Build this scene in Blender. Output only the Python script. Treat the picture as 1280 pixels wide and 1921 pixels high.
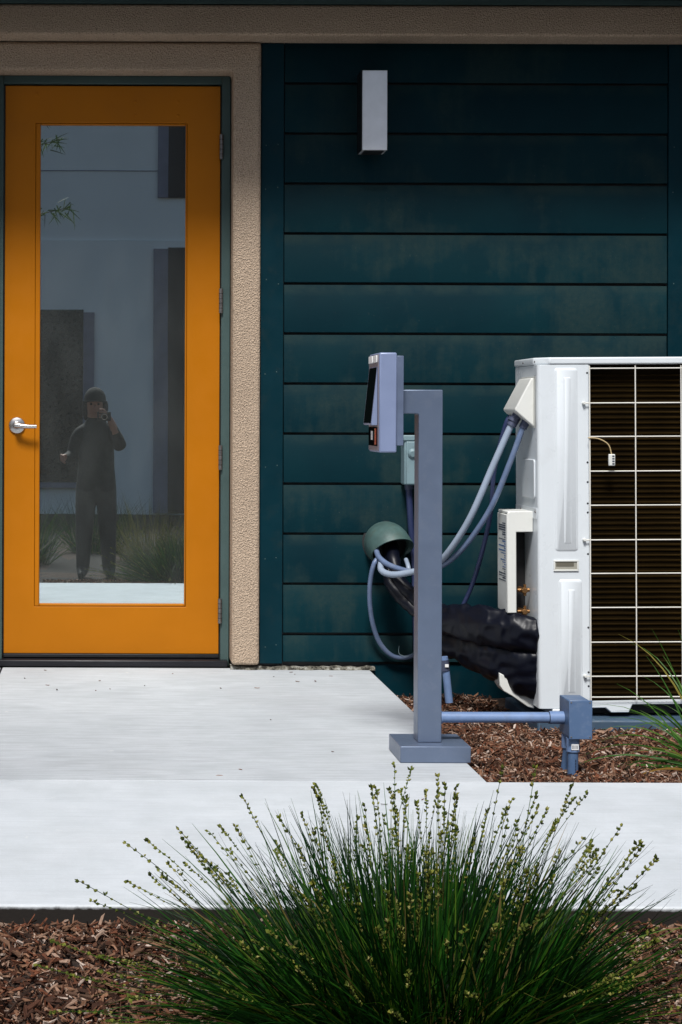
import bpy, bmesh, math, random
from mathutils import Vector, Matrix, noise
R = math.radians
random.seed(7)
sc = bpy.context.scene
for o in list(bpy.data.objects): bpy.data.objects.remove(o)

# ------------------------------------------------------------------ camera, sky, sun, exposure
CAM_Z = 1.06          # lens height above the landing
FPX = 3212.0          # focal length in photo pixels (1280 wide)
ROLL = R(0.2)
cd = bpy.data.cameras.new('camera'); cam = bpy.data.objects.new('camera', cd); sc.collection.objects.link(cam)
cam.location = (0, 0, CAM_Z)
cam.rotation_euler = (Matrix.Rotation(R(90), 3, 'X') @ Matrix.Rotation(ROLL, 3, 'Z')).to_euler()
cd.sensor_fit = 'HORIZONTAL'; cd.sensor_width = 36; cd.lens = 36 * FPX / 1280
cd.shift_x = (640 - 196) / 1280; cd.shift_y = -(960.5 - 782) / 1280
cd.clip_start = 0.05; cd.clip_end = 400
sc.camera = cam

SUN_EL, SUN_AZ = R(54), R(192)
w = bpy.data.worlds.new('World'); sc.world = w; w.use_nodes = True
nt = w.node_tree; nt.nodes.clear()
sky = nt.nodes.new('ShaderNodeTexSky'); sky.sky_type = 'NISHITA'; sky.sun_disc = False
sky.sun_elevation = SUN_EL; sky.sun_rotation = SUN_AZ; sky.dust_density = 3.0; sky.air_density = 1.0
bg = nt.nodes.new('ShaderNodeBackground'); bg.inputs['Strength'].default_value = 0.05
wo = nt.nodes.new('ShaderNodeOutputWorld')
nt.links.new(sky.outputs[0], bg.inputs['Color']); nt.links.new(bg.outputs[0], wo.inputs['Surface'])
sd = bpy.data.lights.new('sun', 'SUN'); sd.energy = 3.0; sd.angle = R(14); sd.color = (1.0, 0.985, 0.96)
sun = bpy.data.objects.new('sun', sd); sc.collection.objects.link(sun)
sv = Vector((math.sin(SUN_AZ) * math.cos(SUN_EL), math.cos(SUN_AZ) * math.cos(SUN_EL), math.sin(SUN_EL)))
sun.rotation_euler = (-sv).to_track_quat('-Z', 'Y').to_euler(); sun.location = sv * 20
vs = sc.view_settings
vs.view_transform = 'Standard'; vs.look = 'None'; vs.gamma = 1.0; vs.use_curve_mapping = False
vs.exposure = 0.55
sc.cycles.use_denoising = True
sc.cycles.max_bounces = 8; sc.cycles.transparent_max_bounces = 12

# ------------------------------------------------------------------ helpers
def at(px, py, d):
    """photo pixel at distance d in front of the lens -> place in the yard"""
    u, v = px - 196, py - 782
    c, s = math.cos(ROLL), math.sin(ROLL)
    return Vector(((u * c + v * s) / FPX * d, d, CAM_Z - (-u * s + v * c) / FPX * d))
def atg(px, py, z=0.0):
    v = -(px - 196) * math.sin(ROLL) + (py - 782) * math.cos(ROLL)
    return at(px, py, (CAM_Z - z) * FPX / v)

def spline(pts, k=8):
    pts = [Vector(p) for p in pts]; out = []
    for i in range(len(pts) - 1):
        p0 = pts[max(i - 1, 0)]; p1 = pts[i]; p2 = pts[i + 1]; p3 = pts[min(i + 2, len(pts) - 1)]
        for j in range(k):
            t = j / k
            out.append(0.5 * ((2 * p1) + (p2 - p0) * t + (2 * p0 - 5 * p1 + 4 * p2 - p3) * t * t + (3 * p1 - p0 - 3 * p2 + p3) * t ** 3))
    out.append(pts[-1]); return out

class MB:
    def __init__(s): s.v = []; s.f = []; s.a = []; s.cur = None
    def face(s, *idx):
        s.f.append(tuple(idx)); s.a.append(s.cur if s.cur is not None else 0.5)
    def box(s, x0, x1, y0, y1, z0, z1):
        n = len(s.v)
        s.v += [Vector(p) for p in ((x0,y0,z0),(x1,y0,z0),(x1,y1,z0),(x0,y1,z0),(x0,y0,z1),(x1,y0,z1),(x1,y1,z1),(x0,y1,z1))]
        for q in ((0,3,2,1),(4,5,6,7),(0,1,5,4),(1,2,6,5),(2,3,7,6),(3,0,4,7)): s.face(*[n + i for i in q])
        return s
    def prism(s, pts, axis, a0, a1):
        """polygon (two coords) pushed along an axis: X uses (y,z), Y uses (x,z), Z uses (x,y)"""
        def mk(p, a): return Vector({'X': (a, p[0], p[1]), 'Y': (p[0], a, p[1]), 'Z': (p[0], p[1], a)}[axis])
        n = len(s.v); m = len(pts)
        s.v += [mk(p, a0) for p in pts] + [mk(p, a1) for p in pts]
        s.face(*[n + i for i in range(m)]); s.face(*[n + m + i for i in reversed(range(m))])
        for i in range(m):
            j = (i + 1) % m; s.face(n + j, n + i, n + m + i, n + m + j)
        return s
    def tube(s, pts, r, n=10, caps=True, squash=None):
        pts = [Vector(p) for p in pts]; m = len(pts)
        rr = r if isinstance(r, (list, tuple)) else [r] * m
        t0 = (pts[1] - pts[0]).normalized()
        u = t0.orthogonal().normalized(); base = len(s.v)
        for i, p in enumerate(pts):
            t = (pts[min(i + 1, m - 1)] - pts[max(i - 1, 0)]).normalized()
            u = (u - t * u.dot(t)).normalized(); b = t.cross(u)
            for k in range(n):
                a = 2 * math.pi * k / n
                s.v.append(p + (u * math.cos(a) + b * math.sin(a)) * rr[i])
        for i in range(m - 1):
            for k in range(n):
                k2 = (k + 1) % n
                s.face(base + i*n + k, base + i*n + k2, base + (i+1)*n + k2, base + (i+1)*n + k)
        if caps:
            s.face(*[base + k for k in reversed(range(n))]); s.face(*[base + (m-1)*n + k for k in range(n)])
        return s
    def lathe(s, c, axis, prof, n=24):
        axis = Vector(axis).normalized(); u = axis.orthogonal().normalized(); b = axis.cross(u); base = len(s.v)
        c = Vector(c)
        for (r, h) in prof:
            for k in range(n):
                a = 2 * math.pi * k / n
                s.v.append(c + axis * h + (u * math.cos(a) + b * math.sin(a)) * r)
        for i in range(len(prof) - 1):
            for k in range(n):
                k2 = (k + 1) % n
                s.face(base + i*n + k, base + i*n + k2, base + (i+1)*n + k2, base + (i+1)*n + k)
        s.face(*[base + k for k in reversed(range(n))]); s.face(*[base + (len(prof)-1)*n + k for k in range(n)])
        return s
    def build(s, name, mat, parent=None, bevel=0, seg=2, smooth=40, attr=False, fix=True):
        org = ORG.get(parent.name, Vector((0, 0, 0))) if parent else Vector((0, 0, 0))
        me = bpy.data.meshes.new(name)
        me.from_pydata([tuple(v - org) for v in s.v], [], s.f)
        if fix:
            bm = bmesh.new(); bm.from_mesh(me); bmesh.ops.recalc_face_normals(bm, faces=bm.faces); bm.to_mesh(me); bm.free()
        if attr:
            at_ = me.attributes.new('rnd', 'FLOAT', 'FACE'); at_.data.foreach_set('value', s.a)
        me.materials.append(mat)
        if smooth:
            me.polygons.foreach_set('use_smooth', [True] * len(me.polygons)); me.set_sharp_from_angle(angle=R(smooth))
        me.update()
        o = bpy.data.objects.new(name, me); sc.collection.objects.link(o)
        if parent: o.parent = parent; ORG[o.name] = org
        if bevel:
            md = o.modifiers.new('bevel', 'BEVEL'); md.width = bevel; md.segments = seg; md.limit_method = 'ANGLE'; md.angle_limit = R(35)
            md.harden_normals = False
        return o
ORG = {}
def tag(o, label=None, cat=None, group=None, kind=None):
    if label: o['label'] = label
    if cat: o['category'] = cat
    if group: o['group'] = group
    if kind: o['kind'] = kind
    return o
def thing(name, loc, label, cat, group=None):
    o = bpy.data.objects.new(name, None); sc.collection.objects.link(o); o.location = loc; o.empty_display_size = 0.05
    ORG[o.name] = Vector(loc); return tag(o, label, cat, group)
def B(x0, x1, y0, y1, z0, z1): return MB().box(x0, x1, y0, y1, z0, z1)
def copy_at(o, parent, loc, rot=None, scale=None):
    c = o.copy(); sc.collection.objects.link(c); c.parent = parent; c.location = loc
    if rot: c.rotation_euler = rot
    if scale: c.scale = scale
    return c

# ------------------------------------------------------------------ materials
def newmat(name):
    m = bpy.data.materials.new(name); m.use_nodes = True; t = m.node_tree
    return m, t, t.nodes['Principled BSDF']
def N(t, typ, **kw):
    n = t.nodes.new(typ)
    for k, v in kw.items():
        if k in n.inputs: n.inputs[k].default_value = v
        else: setattr(n, k, v)
    return n
def coord(t, scale=None, kind='Object'):
    tc = N(t, 'ShaderNodeTexCoord'); out = tc.outputs[kind]
    if scale:
        mp = N(t, 'ShaderNodeMapping'); mp.inputs['Scale'].default_value = scale
        t.links.new(out, mp.inputs['Vector']); out = mp.outputs[0]
    return out
def noise_tex(t, vec, scale, detail=4, rough=0.55):
    n = N(t, 'ShaderNodeTexNoise'); n.inputs['Scale'].default_value = scale; n.inputs['Detail'].default_value = detail; n.inputs['Roughness'].default_value = rough
    t.links.new(vec, n.inputs['Vector']); return n.outputs['Fac']
def ramp(t, fac, stops):
    r = N(t, 'ShaderNodeValToRGB'); e = r.color_ramp.elements
    while len(e) < len(stops): e.new(0.5)
    for i, (p, c) in enumerate(stops):
        e[i].position = p; e[i].color = (*c, 1) if len(c) == 3 else c
    t.links.new(fac, r.inputs['Fac']); return r.outputs['Color']
def mixc(t, fac, a, b, mode='MIX'):
    m = N(t, 'ShaderNodeMix', data_type='RGBA', blend_type=mode)
    for sock, v in ((m.inputs['Factor'], fac), (m.inputs['A'], a), (m.inputs['B'], b)):
        pass
    fi = [i for i in m.inputs if i.name == 'Factor' and i.type == 'VALUE'][0]
    ai = [i for i in m.inputs if i.name == 'A' and i.type == 'RGBA'][0]; bi = [i for i in m.inputs if i.name == 'B' and i.type == 'RGBA'][0]
    for sock, v in ((fi, fac), (ai, a), (bi, b)):
        if isinstance(v, (int, float)): sock.default_value = v
        elif isinstance(v, tuple): sock.default_value = (*v, 1)
        else: t.links.new(v, sock)
    return [o for o in m.outputs if o.type == 'RGBA'][0]
def mth(t, op, a, b=None, c=None, clamp=False):
    m = N(t, 'ShaderNodeMath', operation=op, use_clamp=clamp)
    for i, v in enumerate((a, b, c)):
        if v is None: continue
        if isinstance(v, (int, float)): m.inputs[i].default_value = v
        else: t.links.new(v, m.inputs[i])
    return m.outputs[0]
def mrange(t, v, a, b, c=0.0, d=1.0):
    m = N(t, 'ShaderNodeMapRange'); t.links.new(v, m.inputs['Value'])
    for k, x in (('From Min', a), ('From Max', b), ('To Min', c), ('To Max', d)): m.inputs[k].default_value = x
    return m.outputs['Result']
def bump(t, b, h, strength, dist):
    n = N(t, 'ShaderNodeBump'); n.inputs['Strength'].default_value = strength; n.inputs['Distance'].default_value = dist
    t.links.new(h, n.inputs['Height']); t.links.new(n.outputs[0], b.inputs['Normal'])
def paint(name, col, rough=0.45, metal=0.0, var=0.12, vscale=6, bs=0.0, bscale=300, dirt=None, spec=0.5):
    m, t, b = newmat(name); v = coord(t)
    f = noise_tex(t, v, vscale, 5)
    lo = tuple(c * (1 - var) for c in col); hi = tuple(min(1, c * (1 + var)) for c in col)
    c = ramp(t, f, [(0.3, lo), (0.7, hi)])
    if dirt:
        g = noise_tex(t, v, dirt[1], 8, 0.7)
        c = mixc(t, mrange(t, g, 0.52, 0.75, 0, dirt[2]), c, dirt[0])
    t.links.new(c, b.inputs['Base Color'])
    b.inputs['Roughness'].default_value = rough; b.inputs['Metallic'].default_value = metal; b.inputs['Specular IOR Level'].default_value = spec
    t.links.new(mrange(t, noise_tex(t, v, vscale * 4, 6), 0.3, 0.7, rough * 0.85, min(1, rough * 1.2)), b.inputs['Roughness'])
    if bs: bump(t, b, noise_tex(t, v, bscale, 3), bs, 0.001)
    return m

M = {}
# orange door paint, faint brush drift
M['door'] = paint('orange_door_paint', (0.41, 0.135, 0.003), 0.42, var=0.06, vscale=3, bs=0.12, bscale=90, spec=0.15)
M['frame'] = paint('grey_green_frame_paint', (0.055, 0.090, 0.088), 0.45, var=0.1, spec=0.2)
M['trim'] = paint('teal_trim_paint', (0.0010, 0.021, 0.031), 0.5, var=0.15, vscale=4, bs=0.1, bscale=120, dirt=((0.02, 0.032, 0.03), 14, 0.35), spec=0.1)
M['black'] = paint('black_rubber', (0.008, 0.008, 0.009), 0.5, var=0.2)
M['darkmetal'] = paint('dark_threshold_metal', (0.012, 0.012, 0.016), 0.35, metal=0.3)
M['steel'] = paint('satin_steel', (0.56, 0.55, 0.54), 0.28, metal=1.0, var=0.08, vscale=20)
M['hinge'] = paint('worn_hinge_steel', (0.20, 0.19, 0.19), 0.4, metal=0.8, var=0.3, vscale=60)
M['brass'] = paint('tarnished_brass', (0.32, 0.17, 0.07), 0.4, metal=0.9, var=0.3, vscale=50)
M['white'] = paint('white_enamel', (0.66, 0.705, 0.74), 0.30, var=0.025, vscale=3, dirt=((0.42, 0.43, 0.42), 9, 0.16))
M['white_plastic'] = paint('white_plastic', (0.68, 0.69, 0.66), 0.4, var=0.03, dirt=((0.4, 0.4, 0.36), 18, 0.2))
M['wire'] = paint('white_coated_wire', (0.74, 0.72, 0.66), 0.4, var=0.05)
M['post'] = paint('silver_grey_powder_coat', (0.125, 0.163, 0.24), 0.34, metal=0.3, var=0.08, vscale=5, bs=0.15, bscale=900, dirt=((0.20, 0.23, 0.29), 22, 0.35))
M['post_side'] = M['post']
M['terminal'] = paint('pale_silver_plastic', (0.215, 0.265, 0.42), 0.38, metal=0.1, var=0.03)
M['plate'] = paint('terminal_plate', (0.12, 0.155, 0.24), 0.4, metal=0.2)
M['pvc'] = paint('grey_blue_pvc', (0.145, 0.225, 0.40), 0.42, var=0.10, vscale=14, dirt=((0.12, 0.13, 0.15), 25, 0.35))
M['pvcbox'] = paint('grey_blue_box', (0.07, 0.125, 0.235), 0.4, var=0.06, dirt=((0.3, 0.34, 0.4), 40, 0.2))
M['flex'] = paint('grey_flexible_conduit', (0.11, 0.155, 0.26), 0.42, var=0.15, vscale=12, dirt=((0.3, 0.32, 0.36), 30, 0.3))
M['flexlight'] = paint('pale_grey_cable', (0.27, 0.33, 0.42), 0.45, var=0.1)
M['flexdark'] = paint('blue_black_cable', (0.02, 0.03, 0.085), 0.4, var=0.2)
M['fitting'] = paint('dark_fitting', (0.055, 0.065, 0.11), 0.4)
M['wallbox'] = paint('weathered_outlet_box', (0.18, 0.27, 0.30), 0.5, var=0.1, dirt=((0.12, 0.13, 0.12), 30, 0.4))
M['sleeve'] = paint('sage_painted_sleeve', (0.055, 0.105, 0.10), 0.5, var=0.25, vscale=12, dirt=((0.06, 0.07, 0.05), 20, 0.6))
M['pad'] = paint('blue_grey_pad', (0.04, 0.075, 0.12), 0.6, var=0.15, dirt=((0.16, 0.13, 0.11), 20, 0.3), bs=0.3)
M['whitelit'] = paint('white_print', (0.82, 0.82, 0.82), 0.4, var=0.02)
M['screen'] = paint('black_screen_glass', (0.004, 0.006, 0.006), 0.25, var=0.0, spec=0.0)
M['red'] = paint('red_lens', (0.30, 0.03, 0.012), 0.25, var=0.1)
M['pinkgrey'] = paint('grey_face_plastic', (0.22, 0.20, 0.24), 0.4)
M['ochre'] = paint('cream_wire', (0.5, 0.38, 0.2), 0.5)
M['print'] = paint('printed_ink', (0.02, 0.03, 0.06), 0.5)
M['printblue'] = paint('printed_blue', (0.05, 0.12, 0.30), 0.5)

def m_wrap():
    m, t, b = newmat('black_tape_wrap'); v = coord(t, (1, 1, 1))
    b.inputs['Base Color'].default_value = (0.0018, 0.0028, 0.008, 1); b.inputs['Roughness'].default_value = 0.40
    wv = N(t, 'ShaderNodeTexWave'); wv.inputs['Scale'].default_value = 9; wv.inputs['Distortion'].default_value = 6; wv.inputs['Detail'].default_value = 3
    t.links.new(v, wv.inputs['Vector'])
    h = mth(t, 'ADD', wv.outputs['Fac'], noise_tex(t, v, 35, 5)); bump(t, b, h, 0.15, 0.002); b.inputs['Specular IOR Level'].default_value = 0.28
    return m
M['wrap'] = m_wrap()

def m_brushed():
    m, t, b = newmat('brushed_aluminium'); v = coord(t, (400, 400, 3)); v2 = coord(t)
    c = ramp(t, noise_tex(t, v2, 14, 7, 0.65), [(0.3, (0.78, 0.81, 0.84)), (0.7, (0.88, 0.91, 0.95))])
    t.links.new(c, b.inputs['Base Color']); b.inputs['Metallic'].default_value = 0.75
    t.links.new(mrange(t, noise_tex(t, v, 1, 2), 0.2, 0.8, 0.36, 0.52), b.inputs['Roughness'])
    return m
M['brushed'] = m_brushed()

def m_siding():
    m, t, b = newmat('teal_siding_paint'); tc = N(t, 'ShaderNodeTexCoord')
    oi = N(t, 'ShaderNodeObjectInfo')
    add = N(t, 'ShaderNodeVectorMath', operation='MULTIPLY_ADD')
    cmb = N(t, 'ShaderNodeCombineXYZ'); 
    for i in range(3): t.links.new(oi.outputs['Random'], cmb.inputs[i])
    t.links.new(cmb.outputs[0], add.inputs[0]); add.inputs[1].default_value = (37, 11, 53); t.links.new(tc.outputs['Object'], add.inputs[2])
    v = add.outputs[0]
    base = ramp(t, noise_tex(t, v, 2.2, 4), [(0.3, (0.0006, 0.0150, 0.0225)), (0.7, (0.0014, 0.0225, 0.0300))])
    # dusty film, in patches with a torn edge
    big = noise_tex(t, v, 1.9, 3, 0.5); fine = noise_tex(t, v, 55, 6, 0.75); mid = noise_tex(t, v, 9, 5, 0.65)
    # vertical rain streaks
    mp = N(t, 'ShaderNodeMapping'); mp.inputs['Scale'].default_value = (22, 1, 1.6); t.links.new(v, mp.inputs['Vector'])
    stk = noise_tex(t, mp.outputs[0], 1.0, 4, 0.6)
    s = mth(t, 'ADD', mth(t, 'MULTIPLY', big, 1.0), mth(t, 'MULTIPLY', mid, 0.42)); s = mth(t, 'ADD', s, mth(t, 'MULTIPLY', stk, 0.30))
    f = mrange(t, s, 0.85, 0.99); f = mth(t, 'MULTIPLY', f, mrange(t, fine, 0.25, 0.7, 0.25, 1.0))
    sep = N(t, 'ShaderNodeSeparateXYZ'); t.links.new(tc.outputs['Object'], sep.inputs[0])
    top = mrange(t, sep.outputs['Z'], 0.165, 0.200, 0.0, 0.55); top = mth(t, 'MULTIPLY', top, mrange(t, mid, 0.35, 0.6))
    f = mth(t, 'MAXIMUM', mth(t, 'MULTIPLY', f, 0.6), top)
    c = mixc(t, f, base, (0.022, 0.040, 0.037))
    # pale flecks
    sp = noise_tex(t, v, 160, 2, 0.5); c = mixc(t, mrange(t, sp, 0.74, 0.80, 0, 0.35), c, (0.16, 0.17, 0.13))
    t.links.new(c, b.inputs['Base Color'])
    t.links.new(mth(t, 'ADD', mth(t, 'MULTIPLY', f, 0.3), 0.5), b.inputs['Roughness']); b.inputs['Specular IOR Level'].default_value = 0.08
    mp2 = N(t, 'ShaderNodeMapping'); mp2.inputs['Scale'].default_value = (3, 1, 40); t.links.new(v, mp2.inputs['Vector'])
    bump(t, b, mth(t, 'ADD', noise_tex(t, mp2.outputs[0], 4, 4), mth(t, 'MULTIPLY', fine, 0.5)), 0.16, 0.0012)
    return m
M['siding'] = m_siding()

def m_stucco():
    m, t, b = newmat('sand_stucco'); v = coord(t)
    n1 = noise_tex(t, v, 165, 5, 0.75); n2 = noise_tex(t, v, 3, 4)
    vo = N(t, 'ShaderNodeTexVoronoi'); vo.inputs['Scale'].default_value = 170; t.links.new(v, vo.inputs['Vector'])
    c = ramp(t, n1, [(0.30, (0.15, 0.10, 0.065)), (0.42, (0.48, 0.36, 0.26)), (0.62, (0.72, 0.57, 0.43))])
    c = mixc(t, mrange(t, n2, 0.35, 0.7, 0, 0.3), c, (0.40, 0.30, 0.22))
    pit = noise_tex(t, v, 60, 2); c = mixc(t, mrange(t, pit, 0.70, 0.76, 0, 0.7), c, (0.08, 0.06, 0.045))
    t.links.new(c, b.inputs['Base Color']); b.inputs['Roughness'].default_value = 0.95; b.inputs['Specular IOR Level'].default_value = 0.15
    bump(t, b, mth(t, 'ADD', n1, mth(t, 'MULTIPLY', vo.outputs['Distance'], 0.7)), 1.0, 0.010)
    return m
M['stucco'] = m_stucco()

def m_concrete(name, streak, k=1.0):
    m, t, b = newmat(name); v = coord(t)
    c = ramp(t, noise_tex(t, v, 2.5, 6, 0.6), [(0.3, (0.49, 0.525, 0.555)), (0.7, (0.58, 0.615, 0.645))])
    # broom finish streaks along X
    mp = N(t, 'ShaderNodeMapping'); mp.inputs['Scale'].default_value = (1.6, 22, 1); t.links.new(v, mp.inputs['Vector'])
    st = noise_tex(t, mp.outputs[0], 3.0, 7, 0.65)
    c = mixc(t, mrange(t, st, 0.45, 0.75, 0, streak), c, (0.32, 0.335, 0.36))
    mo = noise_tex(t, v, 6.5, 6, 0.68); c = mixc(t, mrange(t, mo, 0.42, 0.68, 0, 0.45), c, (0.40, 0.435, 0.45))
    fn = noise_tex(t, v, 130, 4, 0.7); c = mixc(t, mrange(t, fn, 0.35, 0.75, 0, 0.22), c, (0.40, 0.40, 0.40))
    spot = noise_tex(t, v, 24, 3, 0.5); c = mixc(t, mrange(t, spot, 0.70, 0.78, 0, 0.45), c, (0.70, 0.70, 0.66))
    stain = noise_tex(t, v, 0.9, 5, 0.6); c = mixc(t, mrange(t, stain, 0.52, 0.75, 0, 0.3), c, (0.40, 0.40, 0.41))
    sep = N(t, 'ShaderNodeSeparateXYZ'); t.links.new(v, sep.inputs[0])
    c = mixc(t, 1.0, c, (k, k, k), 'MULTIPLY')
    # slab side turns dark brown below the top face, with a ragged border
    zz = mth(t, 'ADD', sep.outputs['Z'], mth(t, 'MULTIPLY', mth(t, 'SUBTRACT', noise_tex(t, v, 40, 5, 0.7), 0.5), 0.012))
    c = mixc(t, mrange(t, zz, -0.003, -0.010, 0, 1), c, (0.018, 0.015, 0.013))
    t.links.new(c, b.inputs['Base Color']); b.inputs['Roughness'].default_value = 0.9; b.inputs['Specular IOR Level'].default_value = 0.25
    bump(t, b, mth(t, 'ADD', mth(t, 'MULTIPLY', st, 0.6), fn), 0.35, 0.002)
    return m
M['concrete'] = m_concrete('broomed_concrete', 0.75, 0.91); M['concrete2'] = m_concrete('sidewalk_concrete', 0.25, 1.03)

def m_rubble():
    m, t, b = newmat('crumbled_mortar'); v = coord(t)
    n1 = noise_tex(t, v, 40, 6, 0.7)
    c = ramp(t, n1, [(0.38, (0.02, 0.018, 0.013)), (0.5, (0.16, 0.15, 0.12)), (0.65, (0.40, 0.40, 0.37))])
    t.links.new(c, b.inputs['Base Color']); b.inputs['Roughness'].default_value = 0.95
    bump(t, b, n1, 1.0, 0.01); return m
M['rubble'] = m_rubble()

def m_soil():
    m, t, b = newmat('dark_mulch_soil'); v = coord(t)
    n1 = noise_tex(t, v, 60, 8, 0.75)
    c = ramp(t, n1, [(0.35, (0.012, 0.007, 0.005)), (0.55, (0.06, 0.034, 0.022)), (0.75, (0.16, 0.10, 0.07))])
    t.links.new(c, b.inputs['Base Color']); b.inputs['Roughness'].default_value = 0.95
    bump(t, b, n1, 1.0, 0.02); return m
M['soil'] = m_soil()
CHIP = [(0.0, (0.008, 0.003, 0.0015)), (0.26, (0.050, 0.017, 0.008)), (0.48, (0.19, 0.062, 0.028)), (0.60, (0.095, 0.054, 0.034)), (0.80, (0.31, 0.155, 0.088)), (0.93, (0.38, 0.27, 0.205)), (1.0, (0.66, 0.54, 0.46))]
def m_chip(single):
    m, t, b = newmat('bark_chip_single' if single else 'bark_chips'); v = coord(t)
    if single: fac = N(t, 'ShaderNodeObjectInfo').outputs['Random']
    else: fac = N(t, 'ShaderNodeAttribute', attribute_name='rnd').outputs['Fac']
    c = ramp(t, fac, CHIP)
    mp = N(t, 'ShaderNodeMapping'); mp.inputs['Scale'].default_value = (40, 260, 260) if single else (150, 150, 150); t.links.new(v, mp.inputs['Vector'])
    g = noise_tex(t, mp.outputs[0], 1.0, 5, 0.7)
    c = mixc(t, mrange(t, g, 0.3, 0.7, 0.0, 0.55), c, (0.05, 0.03, 0.02), 'MIX')
    t.links.new(c, b.inputs['Base Color']); b.inputs['Roughness'].default_value = 0.85; b.inputs['Specular IOR Level'].default_value = 0.25
    bump(t, b, g, 0.6, 0.002); return m
M['chip'] = m_chip(False); M['chip1'] = m_chip(True)

def m_leaf(name, stops, trans=0.3, rough=0.45):
    m, t, b = newmat(name)
    c = ramp(t, N(t, 'ShaderNodeAttribute', attribute_name='rnd').outputs['Fac'], stops)
    t.links.new(c, b.inputs['Base Color']); b.inputs['Roughness'].default_value = rough; b.inputs['Specular IOR Level'].default_value = 0.18
    tr = N(t, 'ShaderNodeBsdfTranslucent'); t.links.new(mixc(t, 1.0, c, (1.0, 1.2, 0.5), 'MULTIPLY'), tr.inputs['Color'])
    mx = N(t, 'ShaderNodeMixShader'); mx.inputs[0].default_value = trans
    t.links.new(b.outputs[0], mx.inputs[1]); t.links.new(tr.outputs[0], mx.inputs[2])
    t.links.new(mx.outputs[0], t.nodes['Material Output'].inputs['Surface']); return m
M['blade'] = m_leaf('sedge_blade', [(0.0, (0.0015, 0.010, 0.002)), (0.5, (0.004, 0.030, 0.003)), (0.78, (0.016, 0.085, 0.007)), (0.92, (0.070, 0.13, 0.012)), (0.97, (0.11, 0.095, 0.022)), (1.0, (0.20, 0.14, 0.06))], 0.25, 0.5)
M['seed'] = m_leaf('sedge_seed', [(0.0, (0.030, 0.040, 0.008)), (0.5, (0.085, 0.115, 0.014)), (0.85, (0.21, 0.21, 0.035)), (1.0, (0.32, 0.29, 0.11))], 0.2, 0.7)
M['strap'] = m_leaf('strap_blade', [(0.0, (0.015, 0.055, 0.010)), (0.6, (0.050, 0.14, 0.020)), (0.95, (0.09, 0.18, 0.025)), (1.0, (0.30, 0.16, 0.04))])
M['leaf'] = m_leaf('narrow_leaf', [(0.0, (0.03, 0.06, 0.02)), (1.0, (0.09, 0.12, 0.05))])
M['drygrass'] = m_leaf('dry_grass', [(0.0, (0.06, 0.05, 0.02)), (1.0, (0.16, 0.13, 0.06))])
M['bark'] = paint('tree_bark', (0.10, 0.075, 0.055), 0.9, var=0.3, vscale=20, bs=1.0, bscale=30)

def m_glass(name, refl, tint, dust=0.0):
    m, t, b = newmat(name); t.nodes.remove(b)
    tr = N(t, 'ShaderNodeBsdfTransparent'); tr.inputs['Color'].default_value = (*tint, 1)
    gl = N(t, 'ShaderNodeBsdfGlossy'); gl.inputs['Roughness'].default_value = 0.0; gl.inputs['Color'].default_value = (0.90, 1.0, 1.0, 1)
    mx = N(t, 'ShaderNodeMixShader'); mx.inputs[0].default_value = refl
    v = coord(t); nb = N(t, 'ShaderNodeBump'); nb.inputs['Strength'].default_value = 0.02; nb.inputs['Distance'].default_value = 0.004
    t.links.new(noise_tex(t, v, 2.2, 1), nb.inputs['Height']); t.links.new(nb.outputs[0], gl.inputs['Normal'])
    t.links.new(tr.outputs[0], mx.inputs[1]); t.links.new(gl.outputs[0], mx.inputs[2])
    df = N(t, 'ShaderNodeBsdfDiffuse'); df.inputs['Color'].default_value = (0.55, 0.60, 0.58, 1); m2 = N(t, 'ShaderNodeMixShader')
    mp = N(t, 'ShaderNodeMapping'); mp.inputs['Scale'].default_value = (1.2, 1, .5); t.links.new(v, mp.inputs['Vector'])
    t.links.new(mrange(t, noise_tex(t, mp.outputs[0], 5, 6, 0.65), 0.3, 0.75, dust * .6, dust * 1.5), m2.inputs[0])
    t.links.new(mx.outputs[0], m2.inputs[1]); t.links.new(df.outputs[0], m2.inputs[2]); t.links.new(m2.outputs[0], t.nodes['Material Output'].inputs['Surface'])
    return m
M['glass'] = m_glass('tinted_door_glass', 0.80, (0.75, 0.80, 0.80), 0.045); M['glass2'] = m_glass('inner_glass', 0.6, (0.75, 0.80, 0.80))
M['coil'] = paint('dark_coil_fins', (0.008, 0.0048, 0.0014), 0.8, var=0.5, vscale=7, bs=0.8, bscale=400, spec=0.03)
M['coilrow'] = paint('brown_coil_row', (0.017, 0.0098, 0.0024), 0.7, metal=0.0, var=0.8, vscale=4, spec=0.03)
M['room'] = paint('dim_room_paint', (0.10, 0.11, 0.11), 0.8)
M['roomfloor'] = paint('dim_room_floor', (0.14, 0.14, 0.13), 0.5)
M['farwall'] = paint('pale_blue_grey_stucco', (0.84, 0.88, 0.86), 0.9, var=0.04, vscale=1.2, bs=0.3, bscale=60)
M['farwin'] = paint('dark_window', (0.012, 0.013, 0.012), 0.25)
M['farbrown'] = paint('dark_brown_panel', (0.030, 0.018, 0.013), 0.5)
M['fargrey'] = paint('violet_grey_paint', (0.22, 0.22, 0.28), 0.6)
M['soffit'] = paint('dark_overhang_paint', (0.05, 0.07, 0.07), 0.7, var=0.2)
M['jacket'] = paint('black_jacket', (0.012, 0.011, 0.010), 0.8, bs=0.5, bscale=60)
M['skin'] = paint('skin', (0.42, 0.22, 0.15), 0.5, var=0.1)
M['hair'] = paint('dark_hair', (0.03, 0.02, 0.016), 0.6, bs=0.6, bscale=150)

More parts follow.
